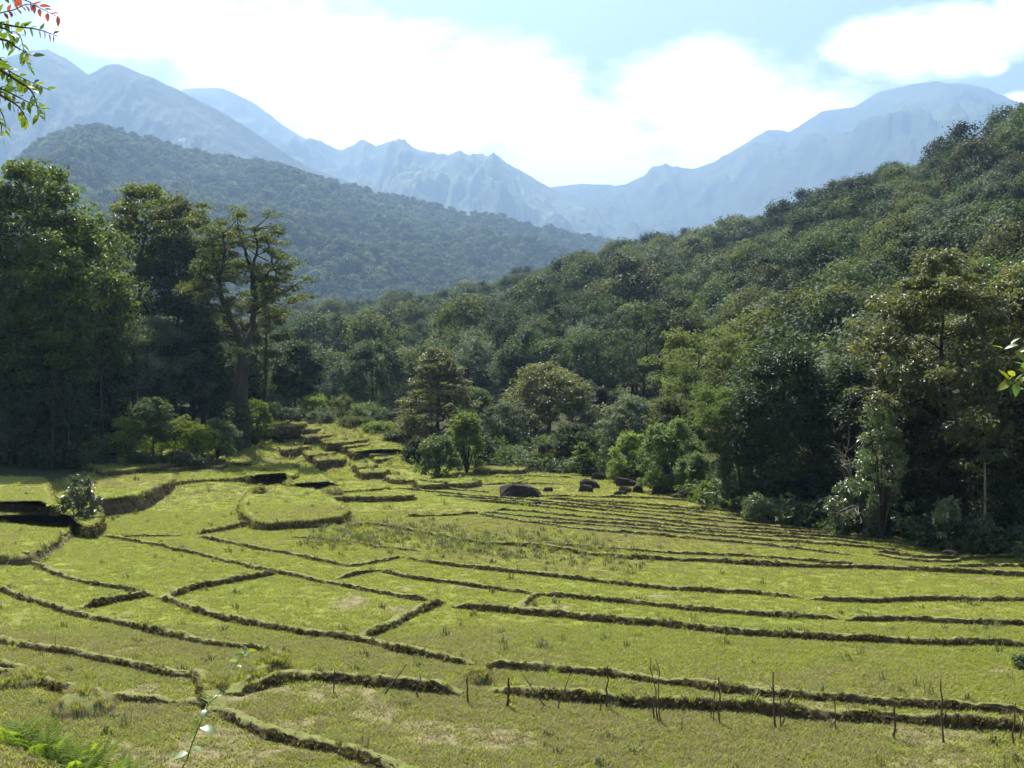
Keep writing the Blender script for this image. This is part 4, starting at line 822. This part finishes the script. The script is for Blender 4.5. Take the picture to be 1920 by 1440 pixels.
gi = np.where(weed, g.choice([5, 6, 6, 3], len(X)), gi); gs = (.7 + .7 * g.random(len(X))) * (1 + .8 * ss(40, 90, Y)); gs = np.where(weed, gs * .8, gs)
BP = []; BI = []; BSx = []
for p, nr, z0, hh, ww in BS:
    n = int(len(p) * 2.4); k = g.integers(0, len(p), n); off = g.choice([-.55, -.3, 0, .25, .55], n) + g.normal(0, .1, n); prof = np.clip(1 - (np.abs(off) / .62) ** 2, 0, 1)
    BP.append(np.column_stack([p[k] + nr[k] * (off * ww[k])[:, None], z0[k] + hh[k] * prof - .03])); BI.append(g.choice([1, 3, 4, 2, 6], n, p=[.42, .24, .12, .14, .08])); BSx.append((.28 + .42 * g.random(n)) * np.clip(hh[k] / .22, .6, 1.2))
for p, nr, z0, hh, ww in BS:
    n = int(len(p) * 2.2); k = g.integers(0, len(p), n); f = g.random(n)
    BP.append(np.column_stack([p[k] + nr[k] * (ww[k] * (.36 + .2 * (1 - f)))[:, None], z0[k] + hh[k] * f * .95])); BI.append(g.choice([7, 8], n)); BSx.append((.45 + .6 * g.random(n)) * np.clip(hh[k] / .2, .5, 1.2))
for p, nr, z, drop in EDGES:
    n = int(len(p) * 3); k = g.integers(0, len(p), n); f = g.random(n)
    BP.append(np.column_stack([p[k] + nr[k] * (.08 + f * .2)[:, None], z - f * drop * .8])); BI.append(g.choice([7, 8], n)); BSx.append(.7 + .8 * g.random(n))
for p, nr, z, drop in EDGES:
    n = int(len(p) * 7); k = g.integers(0, len(p), n); f = g.random(n) ** 1.4 * .9
    BP.append(np.column_stack([p[k] + nr[k] * (f * .28 - .03)[:, None], z - f * drop - .02])); BI.append(g.choice([3, 1, 4, 6], n, p=[.5, .25, .2, .05])); BSx.append((.4 + .5 * g.random(n)) * (1.25 if drop >= .75 else .85))
for V in MND:
    n = 150; k = g.integers(0, len(V), n); BP.append(V[k] + g.normal(0, .05, (n, 3)) * [1, 1, 0] - [0, 0, .02]); BI.append(g.choice([1, 3, 4, 2], n, p=[.4, .2, .2, .2])); BSx.append(.5 + .4 * g.random(n))
BP = np.vstack(BP); BI = np.concatenate(BI); BSx = np.concatenate(BSx)
allp = np.vstack([np.column_stack([X, Y, Z]), BP]); alli = np.concatenate([gi, BI]); alls = np.concatenate([gs, BSx])
scatter('field_grass', 'short yellow-green grass over the paddies and their banks', allp, alli, g.random(len(allp)) * 6.28, alls, TU, 'grass')

# ------------------------------------------------------------------ boulders
def boulder(label, px0, px1, top, basey, seed, skew=0.0, dz=.55):
    d = CAMH * F / (basey - HOR); w_ = (px1 - px0) / F * d / 2; h = (basey - top) / F * d; r = np.random.default_rng(seed)
    q = r.normal(size=(34, 3)); q /= np.linalg.norm(q, axis=1)[:, None]; q = np.sign(q) * np.abs(q) ** .62; q /= np.abs(q).max(0)
    q *= (.86 + .2 * r.random((34, 1))); q[:, 2] = np.clip(q[:, 2], -.35, 1) * (1 - skew * q[:, 0]); q[:, 2] /= q[:, 2].max(); q[:, 0] -= .12 * q[:, 2] * np.sign(skew)
    bm = bmesh.new(); [bm.verts.new((a * w_, b * w_ * dz, c * h)) for a, b, c in q]; bmesh.ops.convex_hull(bm, input=bm.verts)
    bmesh.ops.delete(bm, geom=[v for v in bm.verts if not v.link_faces], context='VERTS')
    bmesh.ops.bevel(bm, geom=bm.edges[:] , offset=min(w_, h) * .09, segments=2, affect='EDGES', profile=.6); bmesh.ops.triangulate(bm, faces=bm.faces[:]); bmesh.ops.subdivide_edges(bm, edges=bm.edges[:], cuts=1)
    for v in bm.verts: v.co += v.co.normalized() * float(fbm(np.array([v.co.x * 3 + seed]), np.array([v.co.z * 3 + v.co.y * 2]), seed, 3)[0] - .5) * h * .14
    bm_me = bpy.data.meshes.new('boulder'); bm.to_mesh(bm_me); bm.free(); bm_me.materials.append(M_ROCK)
    X_ = P((px0 + px1) / 2, d); link('boulder', bm_me, label=label, cat='boulder', group='dark boulders by the stream', loc=(X_, d + w_ * dz * .4, hz(X_, d)))
for a in [('largest dark boulder, long and flat-topped, alone on the paddies', 934, 1016, 907, 932, 1, .28), ('small dark rock just right of the largest boulder', 1018, 1037, 913, 922, 2), ('pointed dark boulder at the foot of the small layered tree', 1087, 1128, 897, 916, 3, .3), ('low rock in front of the pointed boulder', 1082, 1113, 909, 923, 4),
          ('wide rounded rock behind the pointed boulder', 1107, 1150, 887, 900, 5, .2), ('long sloping rock at the edge of the light green shrubs', 1156, 1204, 894, 913, 6, .5), ('round rock before the light green shrubs', 1159, 1186, 911, 924, 7), ('low flat rock left of the round rock', 1150, 1176, 920, 928, 8), ('reddish rock right of the round rock', 1186, 1208, 911, 924, 9),
          ('dark angular rock under the biggest light green shrub', 1221, 1250, 908, 927, 10, -.3), ('flat rock at the shrub edge right of the angular rock', 1256, 1284, 926, 934, 11), ('small dark rock on the far bund in front of the big glossy bush', 1525, 1558, 995, 1007, 12), ('brown rock by the low fern bush in the right corner', 1765, 1800, 1032, 1044, 13), ('small rock near the light shrubs above the round rock', 1150, 1162, 902, 908, 14),
          ('squat tuft-topped stone on the paddies below the largest boulder', 998, 1016, 939, 946, 15)]: boulder(*a)

# ------------------------------------------------------------------ stakes
def stake(label, b, t, rad=.022, twig=None, dd=0):
    d = CAMH * F / (b[1] - HOR); x = P(b[0], d); dt = d - .15 + dd
    p0 = np.array([x, d, -.12]); p1 = np.array([P(t[0], dt), dt, ZP(t[1], dt)]); q = np.linspace(0, 1, 7)[:, None]; r = np.random.default_rng(int(b[0])); pts = p0 + (p1 - p0) * q; pts[1:-1] += r.normal(0, .018, (5, 3))
    paths = [(pts - p0, np.linspace(rad, rad * .5, 7) * (1 + r.normal(0, .12, 7)))]
    for (f, dx, dz) in (twig or []): s = p0 + (p1 - p0) * f - p0; paths.append((np.array([s, s + [dx * .5, 0, dz * .4], s + [dx, .03, dz]]), np.array([rad * .6, rad * .45, rad * .25])))
    V, Q = tubes(paths, 6); zg = hz(x, d); link('stake', mesh_np('stake', V, Q, M_STICK, smooth=True), label=label, cat='stake', group='thin wooden stakes along the lowest bund', loc=(x, d, zg - .12))
ST = [('leftmost thin upright stake on the lowest bund', (628, 1300), (627, 1256)), ('long stick leaning right over the lowest bund at left', (715, 1302), (762, 1246)), ('short thin stake right of the leaning stick', (783, 1308), (787, 1266)), ('upright stake just left of the bund gap', (877, 1318), (876, 1270), .03), ('thick stubby stake right of the bund gap', (952, 1326), (954, 1272), .045, [(.5, -.08, .12)]),
      ('left arm of the V of crossed sticks', (1031, 1328), (978, 1262), .018), ('right arm of the V of crossed sticks', (1041, 1330), (1070, 1261), .02), ('tall straight stake right of the crossed sticks', (1136, 1328), (1139, 1249), .026), ('tiny peg beside the tall straight stake', (1124, 1334), (1125, 1314), .02), ('tall bent stake, left one of the pair in the middle', (1236, 1352), (1220, 1235), .018), ('taller straight stake of the pair in the middle', (1241, 1354), (1230, 1238), .018), ('short stub beside the middle pair of stakes', (1228, 1348), (1227, 1306), .024),
      ('tall stake of the trio right of the middle pair', (1349, 1357), (1348, 1271), .026), ('thin pale stake left in the trio right of the middle pair', (1338, 1352), (1341, 1288), .016), ('short stub left of the trio right of the middle pair', (1334, 1348), (1336, 1310), .018), ('tall knotty stake with a side twig right of centre', (1454, 1364), (1450, 1260), .028, [(.7, -.1, .12)]), ('thinner stake just right of the tall knotty stake', (1462, 1362), (1466, 1290), .022), ('short stub right of the tall knotty stake', (1469, 1358), (1468, 1330), .02),
      ('slim stake halfway between the knotty stake and the broken stake', (1569, 1368), (1564, 1308), .018), ('broken stake with a split bent top', (1678, 1383), (1676, 1316), .028, [(.62, -.16, .02), (.3, .1, .05)]), ('tallest stake near the right edge', (1769, 1392), (1764, 1273), .026, [(.4, .12, .3)]), ('leaning stake at the right edge', (1899, 1396), (1904, 1318), .026), ('thin stake cut by the right edge', (1912, 1388), (1922, 1324), .018), ('little dry twig standing on the bund at the far left', (103, 1228), (104, 1190), .014)]
for s in ST: stake(*s)

# ------------------------------------------------------------------ near plants
def leaf_mesh(L, w, fold=.15, droop=.2, n=5, pointed=1.0):
    t = np.linspace(0, 1, n); wid = w * np.sin(np.pi * t ** .8) ** .8 * .5; wid[-1] = .001
    mid = np.stack([t * L, t * 0, -droop * L * t ** 2], 1); V = []
    for k in range(n): V += [mid[k] + [0, wid[k], fold * wid[k]], mid[k], mid[k] + [0, -wid[k], fold * wid[k]]]
    return np.array(V), grid_faces(n, 3)
def place_leaf(name, me, parent, p, dirv, roll, s=1.0):
    q = Vector(dirv).to_track_quat('X', 'Z'); e = q.to_matrix().to_4x4(); from mathutils import Matrix
    m = Matrix.Translation(Vector(p)) @ e @ Matrix.Rotation(roll, 4, 'X') @ Matrix.Scale(s, 4)
    o = link(name, me, parent); o.matrix_local = m; return o
M_NL = leaf_mat('near_leaf', (.065, .12, .022), (.11, .17, .035), .42, (1.4, 1.5, .5), .32, .7, .2)
M_NLY = leaf_mat('near_leaf_yellow', (.12, .15, .02), (.17, .19, .03), .5, (1.5, 1.45, .5), .35, .6, .2)
M_FERN = leaf_mat('fern_leaf', (.11, .17, .02), (.17, .22, .03), .5, (1.4, 1.45, .5), .7, .15, .2)
M_NLR = leaf_mat('near_leaf_red', (.22, .055, .04), (.32, .10, .06), .45, (1.4, .9, .7), .4, .5, .2)
M_NLW = leaf_mat('near_leaf_pale', (.13, .19, .10), (.2, .27, .15), .35, (1.2, 1.4, .7), .3, .9, .1)
def cvmesh(name, V, Fc, mat, c=.5): return mesh_np(name, V, Fc, mat, attr=np.full(len(V), c))
V, Fq = leaf_mesh(.055, .026); LEAFLET = [cvmesh('leaflet', V, Fq, m, c) for m, c in ((M_NL, .3), (M_NL, .8), (M_NLY, .5), (M_NLR, .5))]

def overhanging():
    d = 4.0; r = np.random.default_rng(8); x0 = P(-420, d); zz = hz(x0, d + .3)
    o = link('overhanging_tree', None, label='near pinnate-leaved branches with reddish tips hanging in at the top left corner', cat='tree', loc=(x0, d + .3, zz))
    def w(px, py, dy=0): dd = d + dy; return np.array([P(px, dd) - x0, dy - .3, ZP(py, dd) - zz])
    trunk = resample([(0, 0, -.2), (.05, 0, 1.2), (.02, .05, 2.4), (.1, 0, ZP(-250, d) - zz)], .2)
    paths = [(trunk, np.linspace(.075, .03, len(trunk)))]
    tw = [[(-420, 60), (-200, 10), (-60, 30), (20, 20), (55, 8), (105, 30)], [(-420, 120), (-160, 60), (-30, 70), (30, 60), (45, 95), (55, 130)], [(-400, 200), (-150, 110), (-20, 118), (10, 130), (50, 150), (95, 170)], [(-150, 115), (-40, 150), (0, 165), (40, 185), (80, 205)], [(-150, 140), (-60, 175), (-15, 190), (5, 215), (12, 245)], [(-60, 30), (20, 48), (70, 55), (108, 68)], [(-30, 70), (10, 75), (30, 88), (60, 105)], [(-20, 118), (30, 150), (60, 172), (74, 215)], [(-60, 10), (0, -5), (40, -2), (72, 12)], [(-60, 95), (-10, 105), (15, 128), (22, 165)], [(-40, 150), (0, 178), (35, 200), (52, 228)], [(-60, 40), (-10, 48), (22, 62), (28, 92)], [(-80, 200), (-30, 210), (0, 228), (2, 255)]]
    for k, L_ in enumerate(tw):
        p = resample([w(a, b, .25 * math.sin(k * 1.7) + .1 * i / len(L_)) for i, (a, b) in enumerate(L_)], .0165); paths.append((p, np.linspace(.007, .0012, len(p))))
        start = np.argmax(p[:, 0] > w(-70, 0)[0])
        t = np.gradient(p, axis=0); t /= np.linalg.norm(t, axis=1)[:, None]; tot = len(p)
        for i in range(start, tot):
            for s in (-1, 1):
                if r.random() < .3: continue
                side = np.cross(t[i], [0, 1, 0]); dv = t[i] * .55 + side * s * .8 + np.array([0, -.25 + r.normal(0, .3), -.25]); dv /= np.linalg.norm(dv)
                kind = 3 if (k in (0, 5, 8) and i > tot * .78) else int(r.choice([0, 1, 2], p=[.4, .35, .25]))
                place_leaf('leaflet', LEAFLET[kind], o, p[i] + r.normal(0, .002, 3), dv, r.normal(0, .7), (.5 + .3 * r.random()))
    V, Q = tubes(paths, 6); link('trunk', mesh_np('trunk', V, Q, M_STICK), o)
overhanging()

def sapling():
    d = 6.6; x0 = P(322, d); zz = hz(x0, d); r = np.random.default_rng(4)
    o = link('sapling', None, label='thin leaning sapling with a few broad leaves at the bottom left', cat='sapling', loc=(x0, d, zz))
    def w(px, py): return np.array([P(px, d) - x0, 0, ZP(py, d) - zz])
    p = resample([(0, 0, -.05), w(335, 1500), w(352, 1420), w(372, 1365), w(392, 1320), (w(412, 1300)), w(432, 1262), w(450, 1236), w(462, 1222)], .02)
    V, Q = tubes([(p, np.linspace(.011, .002, len(p)))], 6); link('stem', mesh_np('stem', V, Q, M_STEM), o)
    V, Fq = leaf_mesh(.1, .07, .2, .25); LB = [cvmesh('leaf', V, Fq, m, c) for m, c in ((M_NL, .4), (M_NL, .8), (M_NLY, .5), (M_NLW, .6))]
    spots = [(352, 1412, (-1, -.3, -.1), .9, 3), (356, 1402, (1, -.4, .1), .9, 1), (372, 1368, (-.7, -.7, -.5), 1.05, 0), (376, 1364, (1, -.3, -.05), 1.15, 1), (374, 1362, (-.9, .2, .3), .8, 2), (388, 1330, (-.2, -.9, -.3), .8, 0), (392, 1322, (1, -.2, .2), .8, 0), (392, 1318, (-.5, -.3, .7), .7, 3), (345, 1432, (.8, -.5, .1), .8, 2), (398, 1312, (.7, .4, .5), .6, 1),
             (440, 1250, (.8, -.3, .2), .5, 0), (446, 1240, (-.9, -.2, .3), .55, 3), (452, 1232, (.9, -.4, .3), .6, 2), (458, 1226, (-.6, -.5, .5), .6, 3), (462, 1222, (1, .2, .3), .65, 2), (462, 1222, (.3, -.8, .3), .6, 3), (456, 1230, (-1, .3, .1), .55, 1), (462, 1222, (-.3, .5, .8), .5, 0), (438, 1256, (-.6, -.6, -.3), .45, 1)]
    for a, b, dv, s, k in spots: dv = np.array(dv) / np.linalg.norm(dv); place_leaf('leaf', LB[k], o, w(a, b), dv, r.normal(0, .5), s)
sapling()

def fern_clump():
    d = 20.3; x0 = P(125, d); zz = hz(x0, d); r = np.random.default_rng(6)
    o = link('fern_clump', None, label='bright green clump of fern fronds in the bottom left corner', cat='fern', loc=(x0, d, zz - .05))
    meshes = []
    for v in range(5):
        n = 17; L = 1.0; t = np.linspace(0, 1, n); q = np.stack([t * L * .9, .06 * np.sin(t * 3 + v), .55 * L * t - .5 * L * t ** 2.2], 1); V, Fc = tubes([(q, np.linspace(.008, .002, n))], 4); Vs = [V]; Fs = [Fc]; off = len(V); r2 = np.random.default_rng(v)
        for k in range(3, n):
            for s in (-1, 1):
                lv, lf = leaf_mesh(.30 * (1 - t[k]) ** .6 * (.55 + .45 * min(1, t[k] * 3)) + .02, .036, .1, .25, 4); a = s * (1.15 + r2.normal(0, .12)); R_ = np.array([[math.cos(a), -math.sin(a), 0], [math.sin(a), math.cos(a), 0], [0, 0, 1]])
                Vs.append(lv @ R_.T + q[k]); Fs.append(lf + off); off += len(lv)
        V = np.vstack(Vs); meshes.append(mesh_np('frond', V, np.vstack(Fs), M_FERN, attr=np.full(len(V), .3 + .12 * v), smooth=False))
    for i in range(150):
        a = r.random() * 6.28; rr = 1.0 * math.sqrt(r.random()); fx, fy = rr * math.cos(a) * 1.15, rr * math.sin(a) * .9
        gz = hz(x0 + fx, d + fy) - zz; f = link('frond', meshes[i % 5], o, loc=(fx, fy, gz + .05), scale=.55 + .4 * r.random()); f.rotation_euler = (r.normal(0, .2), -.45 - .5 * r.random(), r.random() * 6.28)
fern_clump()

def right_twig():
    d = 9.0; x0 = P(2060, d); zz = hz(x0, d); r = np.random.default_rng(14)
    o = link('slender_tree', None, label='twig with large bright green leaves reaching in at the right edge', cat='tree', loc=(x0, d, zz))
    def w(px, py): return np.array([P(px, d) - x0, 0, ZP(py, d) - zz])
    p = resample([(0, 0, -.1), (.05, 0, 1.5), (-.02, 0, 3), w(2050, 640)], .1); t = resample([w(2055, 745), w(1990, 735), w(1930, 715), w(1888, 712)], .05)
    V, Q = tubes([(p, np.linspace(.04, .012, len(p))), (t, np.linspace(.01, .003, len(t)))] + [(resample([w(2052, 700 - 20 * q), w(1980, 680 - 18 * q), w(1925, 672 - 12 * q), w(1880, 655 + 18 * q)], .05), np.linspace(.008, .002, len(resample([w(2052, 700 - 20 * q), w(1980, 680 - 18 * q), w(1925, 672 - 12 * q), w(1880, 655 + 18 * q)], .05)))) for q in range(3)], 6); link('trunk', mesh_np('trunk', V, Q, M_STICK), o)
    V, Fq = leaf_mesh(.14, .075, .25, .2); LB = [cvmesh('leaf', V, Fq, m, .6) for m in (M_NLY, M_NL)]
    for a, b, dv, s in [(1890, 712, (-.5, -.2, .6), .95), (1895, 715, (-1, -.3, -.5), 1.0), (1902, 716, (.5, -.4, .8), .8), (1905, 718, (-.2, -.5, -.9), .9), (1925, 716, (-.2, -.3, .9), 1), (1950, 722, (0, -.4, -.9), 1)] + [(1880 + 60 * r.random(), 640 + 90 * r.random(), r.normal(size=3) * [1, .6, .8] + [-.3, -.2, 0], .5 + .4 * r.random()) for _ in range(22)]: dv = np.array(dv) / np.linalg.norm(dv); place_leaf('leaf', LB[int(r.integers(0, 2))], o, w(a, b), dv, r.normal(0, .5), s)
right_twig()

# ------------------------------------------------------------------ haze
def haze():
    m, nt, N, L, out = new_mat('haze'); pv = N.new('ShaderNodeVolumePrincipled'); pv.inputs['Density'].default_value = HAZE_DENSITY; pv.inputs['Color'].default_value = HAZE_COLOR; pv.inputs['Anisotropy'].default_value = HAZE_G
    L.new(pv.outputs[0], out.inputs['Volume'])
    x0, x1, y0, y1, z0, z1 = -9000, 9000, -320, 9000, -6, 1660
    V = [(x, y, z) for x in (x0, x1) for y in (y0, y1) for z in (z0, z1)]; me = bpy.data.meshes.new('haze'); me.from_pydata(V, [], [(0, 1, 3, 2), (4, 6, 7, 5), (0, 4, 5, 1), (2, 3, 7, 6), (0, 2, 6, 4), (1, 5, 7, 3)]); me.materials.append(m); me.update()
    link('haze', me, kind='stuff', label='thin blue daylight haze filling the valley air')
haze()
